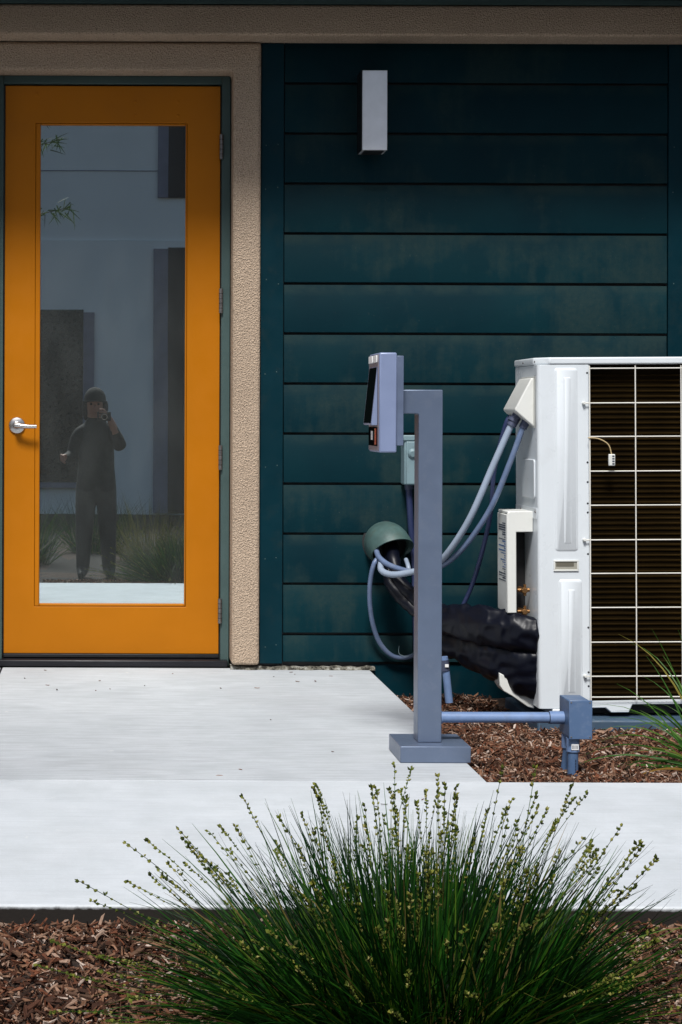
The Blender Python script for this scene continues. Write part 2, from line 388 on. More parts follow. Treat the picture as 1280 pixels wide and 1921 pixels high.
# ------------------------------------------------------------------ ground, paving
YD, YS = 7.30, 7.20            # door plane, siding plane
SX = 1.12                      # right edge of the landing
Y_JOINT, Y_EDGE = 4.99, 3.715  # landing / sidewalk joint, sidewalk front edge
def gz(x, y):
    if y >= 4.85: return -0.045 - 0.075 * min(1, max(0, (y - 5.0) / 1.4)) + 0.008 * noise.noise(Vector((x * 5, y * 5, 0)))
    if y > 3.65: return -0.14 if 3.9 < y < 4.75 else -0.06
    t = min(1, max(0, (3.65 - y) / 2.9))
    return -0.040 - 0.30 * t * t * (3 - 2 * t) + 0.012 * noise.noise(Vector((x * 4, y * 4, 3)))
def build_ground():
    xs = [-80, -30, -12, -6, -3] + [-2 + 0.1 * i for i in range(58)] + [4.5, 7, 12, 30, 80]
    ys = [-80, -30, -12, -6, -3, -1.5] + [-0.8 + 0.15 * i for i in range(12)] + [1.0 + 0.08 * i for i in range(34)] + [3.75, 3.95, 4.7, 4.86] + [4.95 + 0.08 * i for i in range(30)] + [12, 40, 120]
    ys = sorted(ys); mb = MB(); nx = len(xs)
    for y in ys:
        for x in xs: mb.v.append(Vector((x, y, gz(x, y))))
    for j in range(len(ys) - 1):
        for i in range(nx - 1): mb.face(j*nx+i, j*nx+i+1, (j+1)*nx+i+1, (j+1)*nx+i)
    o = mb.build('ground', M['soil'], fix=False); tag(o, kind='structure'); return o
ground = build_ground()

def slab(name, x0, x1, y0, y1, m):
    o = B(x0, x1, y0, y1, -0.11, 0.0).build(name, m, bevel=0.005); tag(o, kind='structure'); return o
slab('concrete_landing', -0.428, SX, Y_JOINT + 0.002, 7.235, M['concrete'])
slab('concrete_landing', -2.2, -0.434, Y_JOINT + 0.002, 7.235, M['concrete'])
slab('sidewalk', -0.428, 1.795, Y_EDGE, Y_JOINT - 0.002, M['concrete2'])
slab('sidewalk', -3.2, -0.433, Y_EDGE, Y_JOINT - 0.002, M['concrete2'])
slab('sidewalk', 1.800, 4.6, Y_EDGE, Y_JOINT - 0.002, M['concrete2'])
tag(B(-9, 9, -9.98, 0.6, -0.40, -0.340).build('path', M['concrete2'], bevel=0.005), kind='structure')  # yard paving kept wide and bright to bounce sunlight onto the opposite wall

# ------------------------------------------------------------------ stucco wall with beam and overhang
YST = 7.165
st = thing('stucco_wall', (0.59, YST, 0), 'sand stucco wall and lintel framing the orange door', 'wall')
XF = 0.532                      # outer side of the door frame
MB().prism([(-2.2, .022), (-.475, .022), (-.475, 2.512), (XF + .004, 2.512), (XF + .004, .022), (.652, .022), (.652, 2.6315), (-2.2, 2.6315)], 'Y', YST, 7.42).build('surround', M['stucco'], st, bevel=0.014, seg=4)
YB = 7.05
B(-2.2, 5.2, YB, 7.42, 2.634, 2.762).build('beam', M['stucco'], st, bevel=0.012, seg=3)
B(-2.2, 5.2, YB - 0.006, 7.42, 2.764, 2.782).build('flashing', M['frame'], st)
OV_Y = 6.55  # depth set so the unseen overhang shades the upper wall
ov = thing('overhang', (1.5, 7.0, 2.785), 'dark painted unseen overhang above the beam, sized to shade the wall', 'overhang')
B(-2.2, 5.2, OV_Y, 7.42, 2.786, 3.10).build('slab', M['soffit'], ov, bevel=0.004)
B(-2.2, 5.2, OV_Y - 0.02, OV_Y - 0.001, 2.79, 3.16).build('fascia', M['trim'], ov, bevel=0.003)

# ------------------------------------------------------------------ siding wall
sw = thing('siding_wall', (1.5, YS, 0), 'dark teal horizontal board siding behind the outdoor unit', 'wall')
TX0, TX1, BX1 = 0.655, 0.750, 2.366
B(0.62, 2.9, YS + 0.012, 7.42, -0.2, 2.632).build('backing', M['black'], sw)
B(TX0, TX1, YS - 0.012, YS + 0.010, 0.026, 2.632).build('corner_trim', M['trim'], sw, bevel=0.002)
B(BX1, BX1 + 0.10, YS - 0.012, YS + 0.010, 0.026, 2.632).build('corner_trim', M['trim'], sw, bevel=0.002)
tl = MB()
for px_z in (2.21, 2.02, 1.63, 1.25, 0.86, 0.47, 0.10):
    for dx in (0.022, 0.070):
        for x0 in (TX0, BX1):
            tl.lathe((x0 + dx + random.uniform(-.004, .004), YS - 0.0118, px_z + random.uniform(-.01, .01)), (0, -1, 0), [(0.0026, 0), (0.0026, 0.0006), (0.0015, 0.0010)], 8)
tl.build('nail_heads', M['frame'], sw)['kind'] = 'stuff'
SP = 0.2103
BW = BX1 - TX1
def board_mesh(h):
    # local: origin at left bottom, X along, Z up; lower edge stands proud of the board below
    mb = MB(); g = 0.0140
    pts = [(-0.010, g), (0.004, g), (0.010, h), (-0.0035, h), (-0.0045, h - 0.002)]
    seg = 14; rows = []
    for i in range(seg + 1):
        x = 0.003 + (BW - 0.006) * i / seg
        wv = 0.0012 * noise.noise(Vector((x * 1.7, h * 9, 1.3)))
        rows.append(len(mb.v)); mb.v += [Vector((x, p[0] + wv, p[1] + wv * 0.8)) for p in pts]
    n = len(pts)
    for i in range(seg):
        for k in range(n):
            k2 = (k + 1) % n; mb.face(rows[i] + k, rows[i] + k2, rows[i+1] + k2, rows[i+1] + k)
    mb.face(*[rows[0] + k for k in range(n)]); mb.face(*[rows[-1] + k for k in reversed(range(n))])
    return mb
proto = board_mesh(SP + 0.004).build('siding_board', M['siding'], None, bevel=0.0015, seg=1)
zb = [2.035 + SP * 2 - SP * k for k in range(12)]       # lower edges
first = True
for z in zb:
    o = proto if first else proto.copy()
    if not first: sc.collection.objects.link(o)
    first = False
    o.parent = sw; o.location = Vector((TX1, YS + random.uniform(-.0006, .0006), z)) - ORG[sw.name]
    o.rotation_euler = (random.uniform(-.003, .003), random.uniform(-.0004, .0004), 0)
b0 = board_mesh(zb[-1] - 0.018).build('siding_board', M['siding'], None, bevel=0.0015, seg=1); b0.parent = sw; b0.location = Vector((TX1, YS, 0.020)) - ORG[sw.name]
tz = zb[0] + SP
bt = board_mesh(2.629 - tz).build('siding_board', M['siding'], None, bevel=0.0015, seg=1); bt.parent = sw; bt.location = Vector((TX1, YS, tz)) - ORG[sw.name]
# foundation strip and crumbling mortar at the foot
B(SX + 0.002, 2.9, YS + 0.004, YS + 0.0115, -0.2, 0.0235).build('foundation', M['trim'], sw)
def crumble():
    mb = MB(); n = 90; x0, x1 = XF, SX + 0.02
    for i in range(n + 1):
        x = x0 + (x1 - x0) * i / n
        h = 0.016 + 0.007 * noise.noise(Vector((x * 22, 0, 0))) + 0.004 * noise.noise(Vector((x * 70, 4, 0)))
        d = 0.018 + 0.012 * noise.noise(Vector((x * 17, 9, 0))) + 0.005 * noise.noise(Vector((x * 60, 2, 0)))
        mb.v += [Vector((x, YS - d, 0.0005)), Vector((x, YS - d * 0.6, h * 0.8)), Vector((x, YS + 0.02, max(0.006, h)))]
    for i in range(n):
        for k in range(2): mb.face(i*3+k, (i+1)*3+k, (i+1)*3+k+1, i*3+k+1)
    return mb
crumble().build('mortar_foot', M['rubble'], sw, smooth=25)

# ------------------------------------------------------------------ door
DX0, DX1, DZ0, DZ1 = -0.427, 0.4905, 0.050, 2.472
GX0, GX1, GZ0, GZ1 = -0.276, 0.343, 0.262, 2.306
dr = thing('glazed_door', (0.03, YD, 0), 'orange painted door with one tall glass pane', 'door')
def leaf():
    mb = MB(); o_ = [(DX0, DZ0), (DX1, DZ0), (DX1, DZ1), (DX0, DZ1)]; q_ = [(GX0 - .0215, GZ0 - .0115), (GX1 + .0075, GZ0 - .0115), (GX1 + .0075, GZ1 + .0075), (GX0 - .0215, GZ1 + .0075)]
    for y in (YD, YD + .044):
        for (x, z) in o_ + q_: mb.v.append(Vector((x, y, z)))
    for i in range(4):
        j = (i + 1) % 4
        mb.face(i, j, 4 + j, 4 + i); mb.face(8 + j, 8 + i, 12 + i, 12 + j); mb.face(i, 8 + i, 8 + j, j); mb.face(4 + i, 4 + j, 12 + j, 12 + i)
    return mb
leaf().build('leaf', M['door'], dr, bevel=0.0025)
def bead(x0, x1, z0, z1, wl, wr, wb, wt):
    for (a, b_, c, d_) in ((x0 - wl, x0, z0 - wb, z1 + wt), (x1, x1 + wr, z0 - wb, z1 + wt), (x0 + .0005, x1 - .0005, z0 - wb, z0), (x0 + .0005, x1 - .0005, z1, z1 + wt)):
        B(a, b_, YD + 0.003, YD + 0.030, c, d_).build('glazing_bead', M['door'], dr, bevel=0.003)
bead(GX0, GX1, GZ0, GZ1, 0.0205, 0.0065, 0.0105, 0.0065)
def pane(y, tiltx, tilty, m):
    mb = MB(); cx, cz = (GX0 + GX1) / 2, (GZ0 + GZ1) / 2
    for (x, z) in ((GX0 - .004, GZ0 - .004), (GX1 + .004, GZ0 - .004), (GX1 + .004, GZ1 + .004), (GX0 - .004, GZ1 + .004)):
        mb.v.append(Vector((x, y + (x - cx) * tiltx + (z - cz) * tilty, z)))
    mb.face(0, 1, 2, 3); return mb.build('pane', m, dr, smooth=0, fix=False)
pane(YD + 0.019, 0, 0, M['glass']); pane(YD + 0.034, R(-0.085), R(0.03), M['glass2'])
M['studs'] = M['door']
for (px, py, r) in ((69, 177, .010), (254, 191, .007), (334, 191, .007), (254, 217, .007), (334, 217, .007)):
    p = at(px, py, YD); MB().lathe((p.x, YD - 0.0002, p.z), (0, -1, 0), [(r, 0), (r, .0012), (r * .6, .0022)], 14).build('stud', M['door'], dr)
B(DX0, DX1, YD - 0.004, YD + 0.04, 0.034, DZ0 - 0.001).build('door_sweep', M['black'], dr, bevel=0.002)
B(-0.46, XF - 0.006, YD - 0.06, YD + 0.10, 0.001, 0.030).build('threshold', M['darkmetal'], dr, bevel=0.004)
# frame
FY = YD - 0.02
B(DX1 + 0.005, XF, FY, YD + 0.08, 0.001, 2.511).build('frame_jamb', M['frame'], dr, bevel=0.002)
B(-0.474, DX0 - 0.006, FY, YD + 0.08, 0.001, 2.511).build('frame_jamb', M['frame'], dr, bevel=0.002)
B(DX0 - 0.0055, DX1 + 0.0045, FY, YD + 0.08, DZ1 + 0.006, 2.5105).build('frame_head', M['frame'], dr, bevel=0.002)
B(DX0 - 0.0058, DX0 - 0.0005, YD + 0.004, YD + 0.07, 0.03, DZ1 + .005).build('weatherstrip', M['black'], dr)
B(DX1 + 0.0005, DX1 + 0.0047, YD + 0.012, YD + 0.07, 0.03, DZ1 + .005).build('weatherstrip', M['black'], dr)
for py in (277, 565, 858, 1145):
    p = at(414, py, YD); h = MB().tube([(DX1 + .003, YD - .026, p.z - .052), (DX1 + .003, YD - .026, p.z + .052)], .0085, 12).build('hinge', M['hinge'], dr)
    for k in range(1, 5):
        z = p.z - .052 + .0208 * k
        MB().lathe((DX1 + .003, YD - .026, z - .0011), (0, 0, 1), [(.0090, 0), (.0090, .0022)], 12).build('knuckle', M['black'], h)
# lever handle
hp = at(33, 798, YD); hx = at(32, 798, YD).x; hz = at(32, 798, YD).z
hd = MB().lathe((hx, YD, hz), (0, -1, 0), [(.036, 0), (.036, .004), (.033, .009), (.024, .012), (.018, .013), (.014, .030), (.014, .042)], 32).build('lever_handle', M['steel'], dr)
lv = spline([(hx - .006, YD - .044, hz + .001), (hx + .012, YD - .050, hz), (hx + .045, YD - .054, hz - .004), (hx + .085, YD - .052, hz - .004)], 6)
MB().tube(lv, [.012] * 3 + [.0115 - .00022 * i for i in range(len(lv) - 3)], 14).build('lever', M['steel'], hd)
MB().lathe((hx, YD - .0421, hz), (0, -1, 0), [(.0085, 0), (.0085, .013), (.004, .0136)], 16).build('lock_cylinder', M['hinge'], hd)

# dim room behind the pane
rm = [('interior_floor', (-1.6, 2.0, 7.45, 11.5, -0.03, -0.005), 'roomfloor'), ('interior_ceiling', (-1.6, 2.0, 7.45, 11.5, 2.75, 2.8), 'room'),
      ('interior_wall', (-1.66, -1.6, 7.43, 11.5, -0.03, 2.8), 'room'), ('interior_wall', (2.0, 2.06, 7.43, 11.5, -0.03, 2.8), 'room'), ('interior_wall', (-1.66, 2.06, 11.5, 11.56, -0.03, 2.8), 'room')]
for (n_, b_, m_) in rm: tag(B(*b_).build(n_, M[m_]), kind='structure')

# ------------------------------------------------------------------ wall light
a, b_ = at(680, 131, 7.06), at(727, 281, 7.06)
wl = thing('wall_light', ((a.x + b_.x) / 2, 7.19, b_.z), 'brushed metal box wall light high on the teal siding', 'wall light')
cv = MB(); cv.prism([(a.x, b_.z), (b_.x, b_.z), (b_.x, a.z), (a.x, a.z)], 'Y', 7.062, 7.184); cv.build('cover', M['brushed'], wl, bevel=0.002)
B(a.x - .0022, a.x - .0005, 7.059, 7.184, b_.z - .002, a.z + .002).build('side_panel', M['darkmetal'], wl)
B(a.x + .012, b_.x - .012, 7.075, 7.17, b_.z - .004, b_.z - .0005).build('lens', M['black'], wl)
B(a.x + .01, b_.x - .01, 7.1845, 7.200, b_.z + .02, a.z - .02).build('back_plate', M['darkmetal'], wl)

# ------------------------------------------------------------------ post and access terminal
pf = 5.316; px0, px1 = at(785, 1050, pf).x, at(830, 1050, pf).x; pb = pf + 0.074
pz = at(800, 731, pf).z; az = at(800, 776, pf).z; ax = at(752, 750, pf).x
po = thing('metal_post', (1.013, 5.35, 0), 'silver grey metal pedestal post with a crook arm on the concrete', 'post')
def fillet_post():
    r = .006; pts = [(px0, 0.052), (px1, 0.052), (px1, pz), (ax, pz), (ax, az)]
    for i in range(5):
        a_ = R(90 - 90 * i / 4); pts.append((px0 - r + r * math.cos(a_), az - r + r * math.sin(a_)))
    return MB().prism(pts, 'Y', pf, pb)
fillet_post().build('column', M['post'], po, bevel=0.0028, seg=3)
q0, q1 = atg(751.5, 1432), atg(883.5, 1432)
B(q0.x, q1.x, q0.y, q0.y + .212, 0.001, 0.0515).build('base_cover', M['post'], po, bevel=0.0025, seg=3)

tf, tb = 5.255, 5.455
tx0, tx1 = at(712, 760, tf).x, at(745, 760, tf).x; tz1, tz0 = at(728, 661, tf).z, at(728, 849, tf).z
te = thing('access_terminal', ((tx0 + tx1) / 2, 5.35, tz0), 'pale grey door access terminal mounted on the post arm', 'access terminal')
B(tx0, tx1, tf, tb, tz0, tz1).build('housing', M['terminal'], te, bevel=0.005, seg=3)
pl0, pl1 = at(745, 667, tf).z, at(745, 836, tf).z
B(tx1 + .0005, ax - .0003, tf + .006, tb - .006, pl1, pl0).build('mounting_plate', M['plate'], te, bevel=0.0015)
fx = tx0 - .0004
B(fx - .002, fx, tf + .006, tb - .006, tz0 + .006, tz1 - .006).build('face_plate', M['pinkgrey'], te, bevel=0.0008)
fx -= .0024
zt, zl = at(700, 688, tf + .1).z, at(690, 795, tf + .1).z
wd = MB().prism([(fx, zt), (fx - .0185, zl), (fx - .016, zl - .004), (fx, zl - .004)], 'Y', tf + .020, tb - .018).build('screen_hood', M['terminal'], te, bevel=0.001)
e = .0004; L = math.hypot(zt - zl, .0185)
nx_, nz_ = -(zt - zl) / L, .0185 / L * -1
nx_, nz_ = -(zt - zl) / L, .0185 / L
sp_ = MB()
for (t_, y) in ((.02, tf + .030), (.02, tb - .026), (.985, tb - .026), (.985, tf + .030)):
    sp_.v.append(Vector((fx - .0185 * t_ + nx_ * .0007, y, zt + (zl - zt) * t_ + nz_ * .0007)))
sp_.face(0, 1, 2, 3); sp_.build('screen', M['screen'], wd, smooth=0, fix=False)
for y in (tf + .020, tf + .105):
    B(fx - .004, fx, y, y + .070, tz1 - .030, tz1 - .008).build('lamp_window', M['whitelit'], te, bevel=0.0015)
sb0, sb1 = zl - .068, zl - .010
rw = B(fx - .003, fx, tf + .022, tb - .024, sb0, sb1).build('reader_recess', M['screen'], te, bevel=0.001)
B(fx - .0045, fx - .0032, tf + .085, tf + .120, sb0 + .018, sb1 - .012).build('finger_sensor', M['whitelit'], rw)
B(fx - .0042, fx - .0032, tf + .024, tf + .052, sb0 + .004, sb1 - .004).build('red_lens', M['red'], rw)
for k in range(6):
    B(fx - .0022, fx - .0005, tf + .07 + k * .009, tf + .0745 + k * .009, zt + .012, zt + .019).build('print_mark', M['whitelit'], te)

# ------------------------------------------------------------------ wall outlet box, its conduit, pipe stub
yb = 7.10
a, b_ = at(759, 818, yb), at(800, 910, yb)
wb = thing('outlet_box', ((a.x + b_.x) / 2, 7.18, b_.z), 'pale weathered outlet box on the siding half behind the post', 'electrical box')
B(a.x, b_.x, yb, 7.188, b_.z, a.z).build('box', M['wallbox'], wb, bevel=0.006)
B(a.x + .006, b_.x - .006, yb - .014, yb - .0005, b_.z + .003, a.z - .022).build('cover', M['wallbox'], wb, bevel=0.004)
B(a.x - .006, b_.x + .006, yb - .006, yb + .03, a.z - .0195, a.z + .004).build('hinge_cap', M['wallbox'], wb, bevel=0.004)
c = at(773, 850, yb); MB().lathe((c.x, yb - .0142, c.z), (0, -1, -.2), [(.020, 0), (.019, .008), (.012, .014)], 20).build('latch', M['wallbox'], wb)
cp = thing('outlet_conduit', (at(768, 1000, 7.15).x, 7.15, 0), 'dark thin conduit dropping from the outlet box behind the post', 'conduit')
MB().tube([at(767, 912, 7.14), at(771, 985, 7.15), at(778, 1060, 7.16), at(782, 1250, 7.16)], .0135, 12).build('pipe', M['flexdark'], cp)
MB().tube([at(767, 909, 7.14), at(768, 918, 7.14)], .018, 16).build('hub', M['fitting'], cp)

sb = thing('pipe_stub', (at(838, 1310, 6.75).x, 6.75, -.1), 'grey pipe stub rising from the mulch right behind the post', 'conduit')
MB().tube([at(833, 1232, 6.75), at(838, 1270, 6.75), at(843, 1318, 6.75)], .0155, 14).build('pipe', M['pvc'], sb)
MB().tube([at(833, 1238, 6.75), at(835, 1258, 6.75)], .0195, 14).build('collar', M['fitting'], sb)
p = at(839, 1249, 6.727); B(p.x - .008, p.x + .006, p.y - .001, p.y + .001, p.z - .006, p.z + .006).build('sticker', M['whitelit'], sb)

# ------------------------------------------------------------------ wall sleeve and what comes out of it
c0 = at(724, 1019, 7.19)
slv = thing('wall_sleeve', (c0.x, 7.19, c0.z), 'sage green pipe elbow sleeve sticking out of the siding', 'pipe sleeve')
def sleeve():
    mb = MB(); n = 36; r0 = .092; rings = []
    path = []
    for i in range(9):
        a_ = R(55 * i / 8); path.append((Vector((c0.x + .014 * (i / 8) ** 2, 7.20 - .045 - .06 * math.sin(a_), c0.z - .06 * (1 - math.cos(a_)))), Vector((0.22 * i / 8, -math.cos(a_), -math.sin(a_))).normalized()))
    path.insert(0, (Vector((c0.x, 7.20, c0.z)), Vector((0, -1, 0))))
    def ring(c, t, r):
        u = Vector((1, 0, 0)); u = (u - t * u.dot(t)).normalized(); b2 = t.cross(u); k0 = len(mb.v)
        for k in range(n):
            a2 = 2 * math.pi * k / n; mb.v.append(c + (u * math.cos(a2) + b2 * math.sin(a2)) * r)
        return k0
    for c, t in path: rings.append(ring(c, t, r0))
    for c, t in reversed(path): rings.append(ring(c, t, r0 - .007))
    for i in range(len(rings) - 1):
        for k in range(n):
            k2 = (k + 1) % n; mb.face(rings[i] + k, rings[i] + k2, rings[i+1] + k2, rings[i+1] + k)
    mb.face(*[rings[-1] + k for k in range(n)])
    return mb
sleeve().build('elbow', M['sleeve'], slv, smooth=50)
MB().lathe((c0.x, YS - .001, c0.z), (0, -1, 0), [(.101, 0), (.100, .004), (.094, .007)], 36).build('caulk_ring', M['black'], slv)

def cable(name, label, pts, r, mat, cat='cable', k=8, rib=None, n=12):
    p = spline(pts, k)
    t = thing(name, p[0], label, cat)
    if rib:
        q = []
        for i in range(len(p) - 1):
            L_ = (p[i+1] - p[i]).length; m_ = max(1, int(L_ / rib))
            for j in range(m_): q.append(p[i].lerp(p[i+1], j / m_))
        q.append(p[-1]); rr = [r * (1.0 if i % 2 else 0.90) for i in range(len(q))]
        MB().tube(q, rr, n).build('sheath', M[mat], t, smooth=60)
    else: MB().tube(p, r, n).build('sheath', M[mat], t, smooth=60)
    return t
ya = 6.60
t = cable('flexible_conduit', 'thick pale grey flexible conduit sloping from the unit hood behind the post', [at(975, 772, 6.56), at(962, 792, 6.56), at(926, 872, 6.58), at(884, 968, 6.62), at(846, 1030, 6.70), at(815, 1062, 6.80), at(778, 1072, 6.86), at(738, 1078, 6.92), at(716, 1070, 6.98), at(716, 1052, 7.04)], .0135, 'flexlight', 'conduit', rib=.0035)
MB().tube([at(974, 774, 6.56), at(959, 799, 6.56)], .019, 16).build('fitting', M['fitting'], t)
MB().tube([at(965, 786, 6.56), at(962, 791, 6.56)], .0225, 16).build('lock_ring', M['fitting'], t)
t = cable('flexible_conduit', 'slimmer blue grey conduit running just right of the thick pale one', [at(991, 782, 6.54), at(982, 800, 6.54), at(957, 868, 6.56), at(920, 955, 6.60), at(872, 1025, 6.68), at(828, 1062, 6.78), at(780, 1073, 6.88), at(735, 1062, 6.96), at(712, 1046, 7.03), at(706, 1030, 7.08)], .0115, 'flex', 'conduit', rib=.0035)
MB().tube([at(991, 783, 6.54), at(981, 803, 6.54)], .016, 16).build('fitting', M['fitting'], t)
cable('black_cable', 'thin blue black corrugated cable hanging behind the two grey conduits', [at(958, 780, 6.64), at(948, 800, 6.64), at(928, 880, 6.68), at(921, 960, 6.72), at(905, 1035, 6.76), at(885, 1100, 6.80), at(862, 1150, 6.82)], .0095, 'flexdark', rib=.004)
cable('grey_cable', 'grey cable loop hanging below the wall sleeve left of the post', [at(712, 1045, 7.06), at(702, 1058, 7.04), at(695, 1090, 7.06), at(694, 1130, 7.09), at(700, 1172, 7.12), at(714, 1208, 7.15), at(740, 1232, 7.16), at(775, 1230, 7.15), at(800, 1200, 7.12)], .0105, 'flex', rib=.004)
cable('grey_cable', 'short pale stub of cable rising beside the sleeve mouth', [at(768, 1074, 6.98), at(766, 1062, 6.99), at(762, 1050, 7.05)], .009, 'flexlight')
cable('thin_wire', 'thin pale wire loop near the foot of the siding by the post', [at(749, 1212, 7.16), at(749, 1226, 7.15), at(760, 1231, 7.14), at(772, 1228, 7.14), at(782, 1215, 7.14)], .0012, 'wallbox', 'wire', n=6)
for (lab, off, r) in (('upper black foam pipe coming out of the wall sleeve', 0, .030), ('lower black foam pipe coming out of the wall sleeve', 1, .026)):
    o_ = off * 12
    pts = spline([at(735 - o_ * .6, 1022 + o_ * .4, 7.15), at(738 - o_ * .6, 1050 + o_, 7.06), at(746 - o_, 1085 + o_, 7.02), at(768 - o_ * .4, 1112 + o_ * 1.6, 6.98), at(800, 1138 + o_ * 1.7, 6.92), at(850, 1160 + o_ * 1.6, 6.84)], 8)
    t = thing('insulated_pipe', pts[0], lab, 'pipe')
    mb = MB().tube(pts, r, 16)
    for i, v in enumerate(mb.v): mb.v[i] = v + Vector((noise.noise(v * 40), noise.noise(v * 40 + Vector((7, 0, 0))), noise.noise(v * 40 + Vector((0, 9, 0))))) * .005
    mb.build('insulation', M['wrap'], t, smooth=80)

# ------------------------------------------------------------------ black wrapped line set
def wrap_loft(keys, n=56, crease=0.012, seed=0):
    """keys: (px, top py, bottom py, distance, half depth)"""
    mb = MB(); m = len(keys); rows = []; sub = 22
    for i in range(m - 1):
        for j in range(sub + (1 if i == m - 2 else 0)):
            t_ = j / sub; k = [keys[i][q] * (1 - t_) + keys[i+1][q] * t_ for q in range(5)]
            A, Bq = at(k[0], k[1], k[3]), at(k[0], k[2], k[3]); c_ = (A + Bq) / 2; h = (A - Bq).length / 2
            rows.append(len(mb.v))
            for q in range(n):
                a_ = 2 * math.pi * q / n; p_ = Vector((c_.x, c_.y - math.cos(a_) * k[4], c_.z + math.sin(a_) * h))
                w_ = Vector((p_.x * 5, p_.y * 13, p_.z * 15 + seed))
                d_ = noise.noise(w_) * crease - abs(noise.noise(w_ * 1.4 + Vector((5, 0, 0)))) * crease * 2.2 - abs(noise.noise(Vector((w_.x * 5.5, w_.y * .8, w_.z * .9)))) * crease * .9 
                rad = Vector((0, -math.cos(a_), math.sin(a_))); p_ += rad * d_ + Vector((noise.noise(w_ * 1.7) * crease * .6, 0, 0))
                mb.v.append(p_)
    for i in range(len(rows) - 1):
        for q in range(n):
            q2 = (q + 1) % n; mb.face(rows[i] + q, rows[i] + q2, rows[i+1] + q2, rows[i+1] + q)
    mb.face(*[rows[0] + q for q in range(n)]); mb.face(*[rows[-1] + q for q in reversed(range(n))])
    return mb
t = thing('wrapped_line_set', at(920, 1300, 6.6), 'black plastic wrapped pipe bundle running into the outdoor unit', 'pipe bundle')
wrap_loft([(790, 1122, 1184, 6.90, .05), (840, 1130, 1194, 6.78, .06), (900, 1134, 1212, 6.64, .07), (950, 1142, 1222, 6.56, .07), (1002, 1156, 1226, 6.50, .05), (1020, 1176, 1220, 6.49, .02)], crease=.0075, seed=3).build('upper_wrap', M['wrap'], t, smooth=75)
wrap_loft([(795, 1172, 1222, 6.92, .04), (850, 1178, 1240, 6.82, .06), (910, 1188, 1272, 6.66, .08), (965, 1196, 1304, 6.57, .07), (1008, 1190, 1316, 6.52, .05), (1020, 1206, 1306, 6.51, .015)], crease=.009, seed=11).build('lower_wrap', M['wrap'], t, smooth=75)

# ------------------------------------------------------------------ outdoor unit
AF = 6.45; AX0 = at(1013, 1010, AF).x; AW = 1.05; AX1 = AX0 + AW; AB = AF + 0.35
AZ0, AZ1 = -0.035, 1.262
PX = at(1109, 1010, AF).x                # panel / grille border
ac = thing('outdoor_unit', (AX0, AF, AZ0), 'large white outdoor heat pump unit with wire guarded coil', 'heat pump')
def ac_panel():
    r = .016; pts = [(AX0, AB - .004), (AX0, AF + r)]
    for i in range(1, 7):
        a_ = R(180 + 90 * i / 6); pts.append((AX0 + r + r * math.cos(a_), AF + r + r * math.sin(a_)))
    pts += [(PX, AF), (PX, AF + .030), (PX - .006, AF + .030), (PX - .006, AB - .004)]
    return MB().prism(pts, 'Z', AZ0, AZ1)
ac_panel().build('corner_panel', M['white'], ac, smooth=50, bevel=.0012)
B(AX1 - .02, AX1, AF, AB - .004, AZ0, AZ1).build('end_panel', M['white'], ac, bevel=.003)
B(PX - .005, AX1 - .021, AB - .05, AB - .004, AZ0 + .001, AZ1 - .001).build('rear_panel', M['darkmetal'], ac)
def ac_top():
    mb = MB(); z0 = AZ1 + .001
    mb.prism([(AX0 - .004, AF + .055), (AX0 + .045, AF - .004), (AX1 + .004, AF - .004), (AX1 + .004, AB), (AX0 - .004, AB)], 'Z', z0, z0 + .027)
    return mb
ac_top().build('top_cover', M['white'], ac, bevel=.006, seg=3)
for (px, py) in ((972, 687), (1006, 679)):
    p = at(px, py, AF + .2 if px < 990 else AF + .02); MB().lathe((AX0 - .0045, p.y, AZ1 + .012), (-1, 0, 0), [(.004, 0), (.004, .002), (.002, .003)], 10).build('screw', M['hinge'], ac)
# embossed ribs on the front
def rounded(x0, x1, z0, z1, r, k=6):
    pts = []
    for (cx, cz, a0) in ((x1 - r, z0 + r, -90), (x1 - r, z1 - r, 0), (x0 + r, z1 - r, 90), (x0 + r, z0 + r, 180)):
        for i in range(k + 1):
            a_ = R(a0 + 90 * i / k); pts.append((cx + r * math.cos(a_), cz + r * math.sin(a_)))
    return pts
def emboss(px0_, py0, px1_, py1, y, d, r, parent, name='embossed_panel'):
    a_, b2 = at(px0_, py0, AF), at(px1_, py1, AF)
    mb = MB(); o_ = rounded(a_.x, b2.x, b2.z, a_.z, r); i_ = rounded(a_.x + d * 1.6, b2.x - d * 1.6, b2.z + d * 1.6, a_.z - d * 1.6, max(.002, r - d * 1.6)); n = len(o_)
    mb.v += [Vector((p[0], y + .0002, p[1])) for p in o_] + [Vector((p[0], y - d, p[1])) for p in i_]
    for i in range(n):
        j = (i + 1) % n; mb.face(i, j, n + j, n + i)
    mb.face(*[n + i for i in range(n)])
    return mb.build(name, M['white'], parent, smooth=70)
e1 = emboss(1045, 690, 1088, 1035, AF, .005, .014, ac); emboss(1062, 708, 1075, 1020, AF - .005, .0022, .006, e1, 'groove_rib')
e2 = emboss(1050, 1087, 1094, 1322, AF, .005, .014, ac); emboss(1067, 1106, 1080, 1300, AF - .005, .0022, .006, e2, 'groove_rib')
